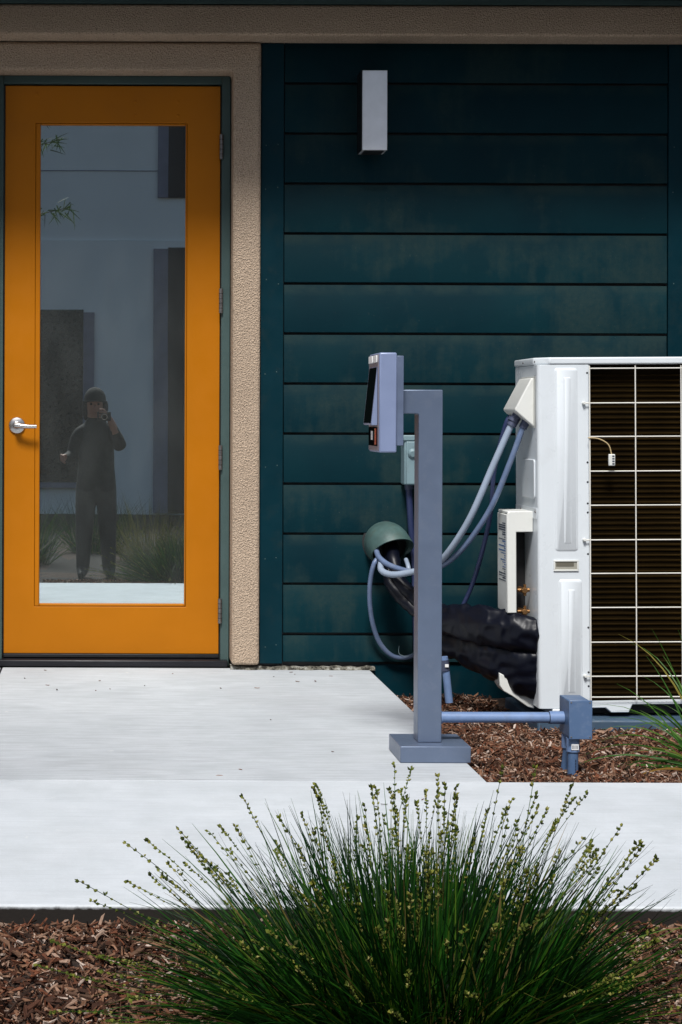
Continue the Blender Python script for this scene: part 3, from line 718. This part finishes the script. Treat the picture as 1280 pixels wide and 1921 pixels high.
# carrying handle recess
a, b_ = at(1041, 1051, AF), at(1088, 1072, AF); hw = .006
hh = MB()
for (x0, x1, z0, z1) in ((a.x, b_.x, a.z - hw, a.z), (a.x, b_.x, b_.z, b_.z + hw), (a.x, a.x + hw, b_.z + hw, a.z - hw), (b_.x - hw, b_.x, b_.z + hw, a.z - hw)): hh.box(x0, x1, AF - .005, AF - .0003, z0, z1)
hd_ = hh.build('handle', M['white_plastic'], ac, bevel=.0012)
B(a.x + hw, b_.x - hw, AF - .0012, AF - .0004, b_.z + hw, a.z - hw).build('recess', paint('shaded_plastic', (0.33, 0.32, 0.27), .5), hd_)  # flat plate, the shade of the recess put into its colour
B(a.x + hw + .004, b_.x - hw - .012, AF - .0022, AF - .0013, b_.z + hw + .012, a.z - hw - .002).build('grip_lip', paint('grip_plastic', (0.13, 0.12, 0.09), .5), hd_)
# side details: seam, embossed plate
sx = AX0 - .0003
def side_plate(py0, py1, ya_, yb_, d, name, m='white'):
    z1, z0 = at(990, py0, ya_).z, at(990, py1, ya_).z
    return MB().prism(rounded(ya_, yb_, z0, z1, .014), 'X', sx - d, sx).build(name, M[m], ac, bevel=d * .45)
side_plate(862, 936, AF + .035, AF + .225, .006, 'side_rib')
z = at(990, 951, AF + .15).z
B(sx - .0025, sx, AF + .012, AB - .01, z - .04, z + .002).build('seam_flange', M['white'], ac, bevel=.001)
for yy in (AF + .03, AF + .25): MB().lathe((sx - .0026, yy, z - .012), (-1, 0, 0), [(.005, 0), (.005, .002), (.003, .0035)], 10).build('screw', M['hinge'], ac)
# wiring hood
za, zb_, zc = at(1002, 709, AF + .05).z, at(970, 768, AF + .05).z, at(1003, 801, AF + .05).z
ho = MB().prism([(sx - .002, za), (sx - .012, za), (sx - .074, zb_ + .004), (sx - .074, zb_ - .004), (sx - .002, zc)], 'Y', AF + .045, AF + .235).build('wiring_hood', M['white_plastic'], ac, bevel=.007, seg=4)
B(sx - .002, sx, AF + .030, AF + .25, zc - .004, za + .006).build('hood_flange', M['white_plastic'], ho, bevel=.0006)
B(sx - .0026, sx - .0022, AF + .025, AF + .0295, zc - .004, za + .01).build('flange_shadow_strip', M['black'], ho)  # black strip drawn as the shadow line beside the flange
# pipe cover
k0, k1 = at(955, 959, AF + .07), at(972, 998, AF + .07); kz0 = at(960, 1150, AF + .07).z; kx0 = k0.x
pc = MB()
pc.prism([(kx0, kz0), (k1.x, kz0), (k1.x, k1.z), (sx - .001, k1.z), (sx - .001, k0.z), (kx0 + .012, k0.z), (kx0 + .003, k0.z - .004), (kx0, k0.z - .014)], 'Y', AF + .072, AF + .080)
pcm = pc.build('pipe_cover', M['white_plastic'], ac, bevel=.003, seg=3)
B(kx0, kx0 + .007, AF + .0805, AF + .235, kz0, k0.z - .012).build('cover_side', M['white_plastic'], pcm, bevel=.003)
B(kx0 + .004, sx - .001, AF + .0805, AF + .235, k0.z - .0105, k0.z).build('cover_top', M['white_plastic'], pcm, bevel=.003)
B(kx0 + .0075, sx - .0015, AF + .20, AF + .206, kz0, k0.z - .011).build('cavity_shade_plate', M['black'], pcm)  # black plate stands in for the shade inside the pipe cavity
random.seed(21)
for k in range(26):
    z = k0.z - .05 - k * .0088
    w_ = random.choice((.02, .05, .08, .11)); B(kx0 - .0006, kx0 - .0001, AF + .10, AF + .10 + w_, z, z + random.uniform(.0025, .0058)).build('print_line', M['print'] if k < 8 or k > 19 else M['printblue'], pcm)
for py in (1106, 1146):
    p = at(993, py, AF + .13); v = MB().tube([(sx - .03, AF + .10, p.z), (sx - .03, AF + .175, p.z)], .009, 12).build('valve', M['brass'], ac)
    MB().lathe((sx - .03, AF + .099, p.z), (0, -1, 0), [(.013, 0), (.013, .010), (.009, .014)], 6).build('valve_nut', M['brass'], v)
    MB().tube([(sx - .052, AF + .115, p.z), (sx - .006, AF + .115, p.z)], .0075, 10).build('valve_arm', M['brass'], v)
    MB().tube([(sx - .024, AF + .112, p.z - .022), (sx - .024, AF + .112, p.z + .022)], .006, 10).build('valve_stem', M['brass'], v)
# lower bracket of the pipe cover
bp = [at(x_, y_, AF + .10) for (x_, y_) in ((938, 1262), (950, 1268), (957, 1278), (962, 1290), (1003, 1301), (1003, 1330), (990, 1326), (962, 1306), (945, 1296), (938, 1285))]
MB().prism([(p.x, p.z) for p in bp], 'Y', AF + .10, AF + .19).build('cover_bracket', M['white_plastic'], ac, bevel=.003)
# coil and guard
CY = AF + .055
B(PX - .004, AX1 - .022, CY, CY + .03, AZ0 + .012, AZ1 - .002).build('coil', M['coil'], ac)
row = None; nrow = 62
for k in range(nrow):
    z = AZ0 + .03 + k * (AZ1 - AZ0 - .05) / nrow
    if row is None:
        row = MB().tube([(0, 0, 0), (AX1 - PX - .03, 0, 0)], .0042, 6).build('coil_tube', M['coilrow'], ac, fix=True)
        for v in row.data.vertices: v.co += ORG[ac.name]
        row.location = Vector((PX, CY - .002, z)) - ORG[ac.name]
    else: copy_at(row, ac, Vector((PX, CY - .002, z)) - ORG[ac.name])
WY = AF - .012
gd = B(PX + .0005, PX + .0035, AF + .002, AF + .05, AZ0 + .01, AZ1 - .003).build('guard_flange', M['white'], ac)
zs = [at(1150, py, WY).z for py in (692, 757, 820, 885, 949, 1014, 1077, 1141, 1206, 1270, 1309)]
for i, z in enumerate(zs):
    x0 = PX - (.020 if i in (1, 5, 9) else .001)
    MB().tube([(x0, WY, z), (AX1 - .01, WY, z)], .0023, 8).build('guard_wire', M['wire'], ac)
    if i in (1, 5, 9): MB().lathe((PX - .02, AF + .0005, z), (0, -1, 0), [(.007, 0), (.006, .010), (.0045, .016)], 10).build('guard_clip', M['white_plastic'], ac)
x = at(1110, 1000, WY).x
while x < AX1:
    MB().tube([(x, WY - .0048, zs[-1] - .012), (x, WY - .0048, zs[0] + .010)], .0023, 8).build('guard_wire', M['wire'], ac); x += .172
random.seed(5)
for py in (700, 868, 905, 945, 962, 1040, 1178, 1262, 1288):
    z = at(1104, py, AF).z; MB().lathe((PX - .006, AF - .0001, z), (0, -1, 0), [(.0036, 0), (.0036, .0012)], 10).build('screw_hole', M['black'], ac)
# sensor plug on its wire
s0 = at(1108, 822, WY - .01); sp2 = spline([s0, at(1128, 824, WY - .012), at(1146, 835, WY - .014), at(1152, 854, WY - .014)], 8)
sn = MB().tube(sp2, .0022, 8).build('sensor_wire', M['ochre'], ac)
p = at(1152, 864, WY - .014); B(p.x - .012, p.x + .012, p.y - .006, p.y + .006, p.z - .022, p.z + .022).build('sensor_plug', M['white_plastic'], sn, bevel=.003)
for k in range(4): B(p.x + .0005, p.x + .0085, p.y - .0068, p.y - .0061, p.z - .017 + k * .0095, p.z - .0115 + k * .0095).build('plug_slot', M['print'], sn)
# base rail and foot
MB().prism([(at(px, py, AF + .02).x, at(px, py, AF + .02).z) for (px, py) in ((1108, 1318), (1290, 1316), (1290, 1322), (1185, 1322), (1178, 1337), (1145, 1337), (1135, 1328), (1108, 1328))], 'Y', AF + .004, AF + .05).build('base_rail', M['white'], ac, bevel=.003)
B(PX, AX1 + .0, AF + .06, AB, AZ0 - .028, AZ0 + .008).build('base_pan', M['black'], ac)
for x_ in (AX0 + .05, AX1 - .2):
    B(x_, x_ + .15, AF - .004, AB + .01, AZ0 - .030, AZ0 - .0005).build('foot', M['white'], ac, bevel=.004)
ac.rotation_euler = (0, -.0085, 0)
pdz = AZ0 - .031
pad = thing('equipment_pad', (AX0 + .3, 6.6, -.2), 'low blue grey plinth under the white outdoor unit', 'plinth')
B(AX0 - .02, AX1 + .12, AF - .06, AB + .12, -.22, pdz).build('slab', M['pad'], pad, bevel=.008)

# ------------------------------------------------------------------ junction box and conduits
jf = 5.27; a, b_ = at(1070, 1316, jf), at(1110, 1386, jf)
jb = thing('junction_box', ((a.x + b_.x) / 2, jf + .06, b_.z), 'blue grey plastic junction box on pipes in the mulch', 'junction box')
B(a.x, b_.x, jf + .006, jf + .125, b_.z, a.z).build('box', M['pvcbox'], jb, bevel=.003)
B(a.x - .003, b_.x + .003, jf, jf + .0055, b_.z - .003, a.z + .003).build('lid', M['pvcbox'], jb, bevel=.002)
for (dx, dz) in ((.004, .004), (-.004, .004), (.004, -.004), (-.004, -.004)):
    MB().lathe(((a.x if dx > 0 else b_.x) + dx, jf - .0001, (b_.z if dz > 0 else a.z) + dz), (0, -1, 0), [(.003, 0), (.002, .0012)], 8).build('screw', M['hinge'], jb)
cz = at(950, 1346, 5.345).z
hc = thing('horizontal_conduit', (1.2, 5.345, cz), 'horizontal grey blue pipe linking the post to the junction box', 'conduit')
MB().tube([(px1 + .0005, 5.345, cz), (a.x - .036, 5.345, cz)], .0168, 20).build('pipe', M['pvc'], hc)
MB().tube([(a.x - .045, 5.345, cz), (a.x - .0006, 5.345, cz)], .0200, 20).build('coupling', M['pvc'], hc)
MB().tube([(a.x - .047, 5.345, cz), (a.x - .0455, 5.345, cz)], .0190, 20).build('dark_ring', M['black'], hc)
MB().tube([(px1 + .0003, 5.345, cz), (px1 + .006, 5.345, cz)], .0200, 20).build('entry_collar', M['pvc'], hc)
def leg(name, label, x, y, z0, bend=0):
    t = thing(name, (x, y, z0), label, 'conduit')
    zt_ = b_.z - .0035
    MB().tube(spline([(x - bend, y, z0), (x - bend * .5, y, z0 + .05), (x, y, zt_ - .05), (x, y, zt_)], 6), .0165, 18).build('pipe', M['pvcbox'], t, smooth=60)
    cl = MB().tube([(x, y, zt_ - .042), (x, y, zt_)], .0205, 20).build('collar', M['pvc'], t)
    B(x - .010, x + .012, y - .0222, y - .0206, zt_ - .034, zt_ - .016).build('sticker', M['whitelit'], cl)
    for k in range(5): B(x - .008 + k * .0038, x - .0062 + k * .0038, y - .0226, y - .02225, zt_ - .031, zt_ - .020).build('barcode_bar', M['print'], cl)
    for k in range(6): B(x + .003, x + .006, y - .0172, y - .0166, z0 + .03 + k * .009, z0 + .036 + k * .009).build('print_mark', M['print'], t)
leg('conduit_leg', 'front upright conduit under the junction box', at(1075, 1430, jf + .035).x, jf + .035, -.075)
leg('conduit_leg', 'rear upright conduit under the junction box, curving left', at(1066, 1430, jf + .098).x, jf + .098, -.09, .012)

# ------------------------------------------------------------------ mulch
random.seed(11)
def chip(mb, c, L_, W_, T_, yaw, pitch, roll_):
    mt = Matrix.Translation(c) @ Matrix.Rotation(yaw, 4, 'Z') @ Matrix.Rotation(pitch, 4, 'Y') @ Matrix.Rotation(roll_, 4, 'X')
    n = len(mb.v); u = random.uniform
    pr = [(-L_ / 2, -W_ * u(.1, .45)), (-L_ * u(.1, .3), -W_ / 2), (L_ / 2, -W_ * u(.05, .4)), (L_ * u(.25, .5), W_ * u(.1, .5)), (-L_ * u(.2, .45), W_ * u(.25, .5))]
    bow = u(-.12, .12) * L_
    for zz in (0, T_):
        for (x_, y_) in pr: mb.v.append(mt @ Vector((x_, y_, zz + bow * (2 * x_ / L_) ** 2)))
    mb.cur = random.random()
    mb.face(n, n+1, n+2, n+3, n+4); mb.face(n+9, n+8, n+7, n+6, n+5)
    for i in range(5): mb.face(n + (i+1) % 5, n + i, n + 5 + i, n + 5 + (i+1) % 5)
def chips(name, n, sampler, lmin, lmax, lift):
    mb = MB()
    for _ in range(n):
        x_, y_ = sampler(); L_ = random.uniform(lmin, lmax) * (1.6 if random.random() < .06 else 1); W_ = L_ * random.choice((random.uniform(.05, .14), random.uniform(.15, .42)))
        h = random.random() ** 1.3 * lift
        chip(mb, Vector((x_, y_, gz(x_, y_) + h)), L_, W_, random.uniform(.0012, .004), random.uniform(0, 6.28), random.gauss(0, .5), random.gauss(0, .7))
    o = mb.build(name, M['chip'], ground, smooth=0, attr=True, fix=False); o['kind'] = 'stuff'; return o
def s_front():
    y_ = random.uniform(2.95, 3.70); return random.uniform(-.40, 1.55), y_
def s_bed():
    while True:
        x_, y_ = random.uniform(SX + .012, 2.25), 5.0 + 2.18 * random.random() ** 1.5
        if y_ > AF - .07 and x_ > AX0 - .03: continue
        return x_, y_
chips('wood_chips', 21000, s_front, .008, .034, .026)
chips('wood_chips', 24000, s_bed, .010, .036, .022)
protos = []
for k in range(8):
    mb = MB(); L_ = 1.0; chip(mb, Vector((0, 0, 0)), 1.0, random.uniform(.22, .4), .07, 0, 0, 0)
    protos.append(mb.build('wood_chip', M['chip1'], ground, smooth=0, fix=False))
for k in range(230):
    if k < 150:
        x_, y_ = random.uniform(-.30, .62 if random.random() < .75 else 1.4), random.uniform(3.12, 3.66)
    else:
        x_, y_ = s_bed()
    s_ = random.uniform(.022, .050) if k < 150 else random.uniform(.025, .045)
    loc = Vector((x_, y_, gz(x_, y_) + random.uniform(.014, .026))); rot = (random.gauss(0, .35), random.gauss(0, .22), random.uniform(0, 6.28))
    if k < 8: o = protos[k]; o.location = loc; o.rotation_euler = rot; o.scale = (s_, s_, s_)
    else: copy_at(protos[k % 8], ground, loc, rot, (s_, s_, s_))

# ------------------------------------------------------------------ grasses
def ribbon(mb, p0, d0, L_, w_, droop, seg=6, twist=0.0):
    d = Vector(d0).normalized(); p = Vector(p0); side = d.cross(Vector((random.gauss(0, .6), -1, random.gauss(0, .3)))).normalized()
    n0 = len(mb.v); st_ = L_ / seg
    for i in range(seg + 1):
        ww = w_ * (1 - (i / seg) ** 2.2) * .5 + .0002
        mb.v += [p - side * ww, p + side * ww]
        out = Vector((d.x, d.y, 0)); 
        d = (d + Vector((out.x * .35, out.y * .35, -1)) * droop * (.35 + i / seg)).normalized()
        p = p + d * st_
    for i in range(seg): a_ = n0 + 2 * i; mb.face(a_, a_ + 1, a_ + 3, a_ + 2)
    return p, d
def stalk(mbs, mbh, p0, d0, L_, droop, heads, hl, seg=8):
    d = Vector(d0).normalized(); p = Vector(p0); pts = [p.copy()]; ds = [d.copy()]; st_ = L_ / seg
    for i in range(seg):
        p = p + d * st_; pts.append(p.copy()); ds.append(d.copy())
        d = (d + Vector((d.x * .35, d.y * .35, -1)) * droop * (.3 + i / seg)).normalized()
    mbs.cur = random.uniform(.3, .9); mbs.tube(pts, [.0011 - .0005 * i / seg for i in range(seg + 1)], 4, caps=False)
    t_ = 0.0
    for k in range(heads):
        s_ = 1 - hl * (k / heads) ** 1.25; i = min(seg - 1, int(s_ * seg)); f_ = s_ * seg - i
        c_ = pts[i].lerp(pts[i + 1], f_); ax_ = ds[min(seg, i + 1)]
        for _ in range(random.choice((2, 3, 3))):
            dr_ = (ax_ + Vector((random.gauss(0, .5), random.gauss(0, .5), random.gauss(0, .3)))).normalized(); ln = random.uniform(.006, .0115) * (1.1 - .4 * k / heads); r_ = ln * random.uniform(.26, .38)
            cc = c_ + dr_ * ln * .5; u_ = dr_.orthogonal().normalized(); b2 = dr_.cross(u_); n0 = len(mbh.v); mbh.cur = random.random()
            mbh.v += [cc - dr_ * ln * .5, cc + u_ * r_, cc + (u_ * -.5 + b2 * .87) * r_, cc + (u_ * -.5 - b2 * .87) * r_, cc + dr_ * ln * .5]
            for (i1, i2) in ((1, 2), (2, 3), (3, 1)): mbh.face(n0, n0 + i2, n0 + i1); mbh.face(n0 + 4, n0 + i1, n0 + i2)
def sedge(name, label, base, nb, ns, lb, ls, spread, rbase, seedv, group=None, mat='blade'):
    random.seed(seedv); t = thing(name, base, label, 'grass', group); A_, S_, H_ = MB(), MB(), MB()
    tufts = []
    for k_ in range(34):
        az_ = 6.283 * k_ * .618 + random.gauss(0, .15); q_ = math.sqrt(random.random()); o_ = Vector((math.cos(az_), math.sin(az_), 0))
        tufts.append((o_ * rbase * q_, az_ + random.gauss(0, .4), spread * q_ * random.uniform(.45, .95), random.uniform(.78, 1.1)))
    for _ in range(nb):
        o_, az_, th, ls_ = random.choice(tufts); az_ += random.gauss(0, .45); th = min(1.45, abs(th + random.gauss(0, .24)))
        d_ = Vector((math.cos(az_) * math.sin(th), math.sin(az_) * math.sin(th), math.cos(th))); A_.cur = random.random() ** 1.1
        ribbon(A_, Vector(base) + o_ + Vector((random.gauss(0, .022), random.gauss(0, .022), 0)), d_, random.uniform(*lb) * ls_ * (.80 + .26 * math.sin(th)), random.uniform(.0022, .0058), abs(random.gauss(.05, .07)) if random.random() > .06 else random.uniform(.25, .45))
    for _ in range(ns):
        o_, az_, th, ls_ = random.choice(tufts); az_ += random.gauss(0, .4); th = min(1.3, abs(th * 1.1 + random.gauss(0, .2)))
        d_ = Vector((math.cos(az_) * math.sin(th), math.sin(az_) * math.sin(th), math.cos(th)))
        stalk(S_, H_, Vector(base) + o_ * .9, d_, random.uniform(*ls) * (.5 + .5 * ls_) * (.80 + .34 * math.sin(th)), random.uniform(.0, .06), random.randint(6, 12), random.uniform(.14, .30))
    A_.build('blades', M[mat], t, attr=True, smooth=0, fix=False)['kind'] = 'stuff'
    if ns:
        S_.build('stalks', M[mat], t, attr=True, fix=False, smooth=60)['kind'] = 'stuff'; H_.build('seed_heads', M['seed'], t, attr=True, fix=False, smooth=0)['kind'] = 'stuff'
    return t
sedge('sedge_clump', 'big dark green sedge clump with seed heads in the foreground mulch', (.585, 3.18, -.10), 4700, 230, (.20, .48), (.34, .56), 1.36, .21, 43)
# strap-leaved clump at the right in the bed
def strap(base, n, seedv):
    random.seed(seedv); t = thing('strap_grass', base, 'bright green arching grass at the right edge by the plinth', 'grass'); A_ = MB()
    for _ in range(n):
        az_ = random.gauss(3.3, 1.3); th = random.uniform(.25, 1.35); o_ = Vector((math.cos(az_), math.sin(az_), 0))
        A_.cur = random.random()
        ribbon(A_, Vector(base) + o_ * .06 * random.random(), (o_.x * math.sin(th), o_.y * math.sin(th), math.cos(th)), random.uniform(.28, .56), random.uniform(.004, .008), random.uniform(.06, .22), 9)
    A_.build('blades', M['strap'], t, attr=True, smooth=0, fix=False)['kind'] = 'stuff'
strap((1.94, 5.42, -.07), 55, 9)

# ------------------------------------------------------------------ across the yard (seen in the door glass)
OY = -10.0
ob = thing('opposite_building', (0, OY, -.34), 'pale blue grey building reflected in the door glass', 'building')
B(-9, 9, OY - .3, OY, -.4, 3.60).build('wall', M['farwall'], ob)
B(-9, 9, OY - .3, OY - .03, 3.605, 5.5).build('upper_wall', M['farwall'], ob)
B(-9, 9, OY - .028, OY - .02, 4.60, 4.612).build('wall_joint', M['fargrey'], ob)
wn = B(-2.8, -.31, OY + .002, OY + .03, .12, 2.60).build('window', M['farwin'], ob); B(-.308, -.15, OY + .002, OY + .04, .12, 2.56).build('frame_ghost_strip', M['fargrey'], wn)
B(-2.8, -.31, OY + .002, OY + .10, .04, .115).build('sill', M['fargrey'], wn)
wn = B(.91, 2.0, OY + .002, OY + .03, -.32, 3.50).build('window', M['farbrown'], ob); B(.70, .908, OY + .002, OY + .05, -.32, 3.48).build('frame_ghost_strip', M['fargrey'], wn)  # grey side strip imitates the window's doubled reflection
wn = B(.91, 2.0, OY - .028, OY + .01, 4.22, 5.4).build('window', M['farbrown'], ob); B(.76, .908, OY - .028, OY + .02, 4.22, 5.4).build('frame_ghost_strip', M['fargrey'], wn)  # same doubled reflection painted as a grey strip
B(.05, .060, OY + .001, OY + .006, -.32, 3.6).build('wall_joint', M['farwall'], ob)
sedge('dry_grass_clump', 'brown dry grass clump left of the photographer in the reflection', (-.95, .9, -.34), 420, 0, (.45, .75), (.4, .5), .7, .16, 5, mat='drygrass')
sedge('green_grass_clump', 'tall green grass right of the photographer in the reflection', (1.25, 1.0, -.34), 700, 30, (.5, .8), (.6, .85), .8, .2, 6)

for (nm_, lab_, b_, n_, sd_, mt_) in (('green_grass_clump', 'grass clump behind the photographer to the left in the reflection', (-.75, -1.6, -.345), 380, 15, 'blade'), ('dry_grass_clump', 'dry grass clump behind the photographer to the right in the reflection', (.45, -1.9, -.345), 380, 16, 'drygrass'),
        ('green_grass_clump', 'grass clump farthest right in the door reflection', (1.25, -1.2, -.345), 420, 17, 'blade'), ('dry_grass_clump', 'dry grass clump farthest left in the door reflection', (-1.55, -2.4, -.345), 380, 18, 'drygrass'), ('green_grass_clump', 'grass clump at the far paving edge in the reflection', (-.1, -3.0, -.345), 380, 19, 'blade')):
    sedge(nm_, lab_, b_, n_, 0, (.45, .8), (.4, .5), .9, .25, sd_, mat=mt_)
def tree():
    random.seed(31); base = Vector((-1.25, 3.3, gz(-1.25, 3.3) - .02))
    t = thing('slender_tree', base, 'slender tree whose narrow leaves show in the upper door glass', 'tree')
    T_, Lf = MB(), MB()
    tp = spline([base, base + Vector((.05, .05, .9)), base + Vector((-.03, .0, 1.9)), base + Vector((.06, .02, 3.0))], 5)
    T_.tube(tp, [.032 - .022 * i / (len(tp) - 1) for i in range(len(tp))], 9)
    tips = [(Vector((-.22, 3.55, 2.42)), 1.9), (Vector((-.30, 3.6, 2.85)), 2.3), (Vector((-.36, 3.5, 3.05)), 2.5), (Vector((-1.9, 3.1, 2.6)), 1.9), (Vector((-1.6, 3.9, 2.7)), 2.2), (Vector((-1.1, 2.8, 2.9)), 2.4)]
    for (e_, zs_) in tips:
        s_ = Vector((base.x + .02, base.y + .01, zs_)); md = (s_ + e_) / 2 + Vector((0, 0, .12)); bp_ = spline([s_, md, e_], 8)
        T_.tube(bp_, [.011 - .009 * i / (len(bp_) - 1) for i in range(len(bp_))], 6)
        for p_ in bp_[5:]:
            for _ in range(7):
                Lf.cur = random.random(); dd = Vector((random.gauss(.15, .5), random.gauss(0, .5), random.gauss(-.45, .4)))
                ribbon(Lf, p_ + Vector((random.gauss(0, .02), random.gauss(0, .02), random.gauss(0, .02))), dd, random.uniform(.07, .13), .007, .06, 4)
    T_.build('trunk', M['bark'], t, smooth=60); Lf.build('crown', M['leaf'], t, attr=True, smooth=0, fix=False)['kind'] = 'stuff'
tree()

# photographer, seen only in the glass
def person():
    py = -.30; g = -.345
    J = {}; E = []
    def j(n, p, r, par=None):
        J[n] = (Vector(p), r); 
        if par: E.append((par, n))
    j('pelvis', (-.07, py, .47), (.165, .115)); j('waist', (-.07, py, .62), (.165, .115), 'pelvis'); j('chest', (-.07, py + .01, .82), (.180, .125), 'waist')
    j('neckb', (-.075, py + .01, .98), (.075, .07), 'chest'); j('neck', (-.08, py + .03, 1.04), (.075, .075), 'neckb'); j('jaw', (-.083, py + .055, 1.10), (.064, .075), 'neck'); j('head', (-.083, py + .05, 1.18), (.080, .095), 'jaw'); j('crown', (-.083, py + .04, 1.25), (.062, .075), 'head')
    j('ls', (-.225, py, .905), (.078, .075), 'neckb'); j('le', (-.275, py - .02, .72), (.060, .060), 'ls'); j('lw', (-.335, py + .10, .70), (.042, .042), 'le'); j('lh', (-.355, py + .17, .70), (.034, .022), 'lw')
    j('rs', (.085, py, .905), (.078, .075), 'neckb'); j('re', (.145, py + .06, .79), (.064, .064), 're0' if 0 else 'rs'); j('rw', (.065, py + .17, 1.0), (.034, .034), 're'); j('rh', (.03, py + .19, 1.07), (.036, .024), 'rw')
    for s_, nm in ((-1, 'l'), (1, 'r')):
        hx_ = -.07 + s_ * .085
        j(nm + 'hip', (hx_, py, .36), (.108, .108), 'pelvis'); j(nm + 'knee', (hx_ + s_ * .018, py + .02, .05), (.080, .080), nm + 'hip'); j(nm + 'ank', (hx_ + s_ * .03, py, g + .07), (.062, .062), nm + 'knee'); j(nm + 'ball', (hx_ + s_ * .04, py + .13, g + .038), (.044, .034), nm + 'ank'); j(nm + 'toe', (hx_ + s_ * .045, py + .20, g + .032), (.034, .024), nm + 'ball')
    for k in range(4):   # right hand wraps the camera, left hand relaxed
        j(f'rf{k}', (-.005, py + .225 - .0, 1.125 - k * .022), (.0095, .0095), 'rh'); j(f'rg{k}', (-.045, py + .255, 1.122 - k * .022), (.0085, .0085), f'rf{k}')
        j(f'lf{k}', (-.375 + k * .006, py + .215, .735 - k * .02), (.0095, .0095), 'lh'); j(f'lg{k}', (-.345 + k * .004, py + .245, .715 - k * .018), (.0085, .0085), f'lf{k}')
    j('rth', (.01, py + .16, 1.03), (.011, .011), 'rh'); j('lth', (-.325, py + .205, .735), (.011, .011), 'lh')
    names = list(J); me = bpy.data.meshes.new('person'); me.from_pydata([J[n][0] for n in names], [(names.index(a_), names.index(b2)) for a_, b2 in E], [])
    o = bpy.data.objects.new('body_rig', me); sc.collection.objects.link(o)
    o.modifiers.new('skin', 'SKIN'); sv_ = me.skin_vertices[0].data if me.skin_vertices else None
    if sv_ is None:
        bm = bmesh.new(); bm.from_mesh(me); bm.verts.layers.skin.verify(); bm.to_mesh(me); bm.free(); sv_ = me.skin_vertices[0].data
    for i, n in enumerate(names): sv_[i].radius = J[n][1]; sv_[i].use_root = (n == 'pelvis')
    ss = o.modifiers.new('sub', 'SUBSURF'); ss.levels = 2; ss.render_levels = 2
    bpy.context.view_layer.update(); dg = bpy.context.evaluated_depsgraph_get()
    m2 = bpy.data.meshes.new_from_object(o.evaluated_get(dg)); bpy.data.objects.remove(o)
    root = thing('person', (-.07, py, g), 'person in dark clothes and cap photographing, reflected in the door glass', 'person')
    off = ORG[root.name]
    for v in m2.vertices: v.co -= off
    m2.materials.clear(); m2.materials.append(M['jacket']); m2.materials.append(M['skin']); m2.materials.append(M['black']); m2.materials.append(paint('grey_trousers', (0.035, 0.033, 0.032), .85, bs=.6, bscale=40))
    for p_ in m2.polygons:
        c_ = p_.center + off; p_.use_smooth = True
        p_.material_index = 1 if (c_.z > 1.06 and c_.x < .02 and c_.y > py + .02 and c_.z < 1.22) or (c_.y > py + .165 and c_.z > .6) else (2 if c_.z < g + .09 else (3 if c_.z < .43 else 0))
    bo = bpy.data.objects.new('body', m2); sc.collection.objects.link(bo); bo.parent = root
    MB().lathe((-.083, py + .045, 1.185), (0, -.12, 1), [(.094, 0), (.096, .03), (.090, .065), (.072, .100), (.045, .124), (.015, .134)], 24).build('cap', M['jacket'], root, smooth=60)
    br = MB(); br.prism([(-.083 + .085 * math.cos(R(a_)), py + .11 + .085 * math.sin(R(a_))) for a_ in range(0, 181, 15)], 'Z', 1.195, 1.203); br.build('cap_brim', M['jacket'], root, bevel=.002)
    for s_ in (-1, 1):
        MB().tube(spline([(-.083 + s_ * .085, py + .03, 1.2), (-.083 + s_ * .088, py + .03, 1.12), (-.083 + s_ * .075, py + .04, 1.03)], 5), [.02, .024, .027, .028, .028, .027, .026, .024, .020, .016, .01], 9).build('hair', M['hair'], root, smooth=60)
        MB().lathe((-.083 + s_ * .032, py + .142, 1.172), (0, 1, 0), [(.010, 0), (.008, .004)], 10).build('eye', M['screen'], root)
    MB().lathe((-.083, py + .143, 1.15), (0, 1, -.2), [(.014, -.01), (.012, .012), (.006, .02)], 10).build('nose', M['skin'], root)
    MB().tube([(-.105, py + .128, 1.108), (-.083, py + .135, 1.106), (-.061, py + .128, 1.108)], .006, 8).build('mouth', M['skin'], root)
    hc_ = thing('handheld_camera', (0, -.08, 1.06), 'small black camera held up by the reflected person', 'camera')
    B(-.062, .055, -.115, -.075, 1.025, 1.105).build('camera_body', M['black'], hc_, bevel=.006)
    MB().lathe((0, -.0745, 1.06), (0, 1, 0), [(.033, 0), (.033, .040), (.030, .043)], 28).build('lens_barrel', M['black'], hc_)
    MB().lathe((0, -.0312, 1.06), (0, 1, 0), [(.0255, 0), (.0255, .001)], 28).build('lens_ring', M['steel'], hc_)
    MB().lathe((0, -.0300, 1.06), (0, 1, 0), [(.021, 0), (.019, .001)], 28).build('lens_glass', M['screen'], hc_)
person()

random.seed(77); lt = MB()
for _ in range(26):
    x_, y_ = random.uniform(-.35, 1.05), random.uniform(3.9, 7.15) if random.random() < .5 else random.uniform(6.6, 7.15)
    chip(lt, Vector((x_, y_, .0012)), random.uniform(.006, .022), random.uniform(.003, .007), .0012, random.uniform(0, 6.28), 0, 0)
lo = lt.build('leaf_litter', M['chip'], None, smooth=0, attr=True, fix=False); tag(lo, 'tiny dark leaf bits scattered on the concrete', 'litter', kind='stuff')
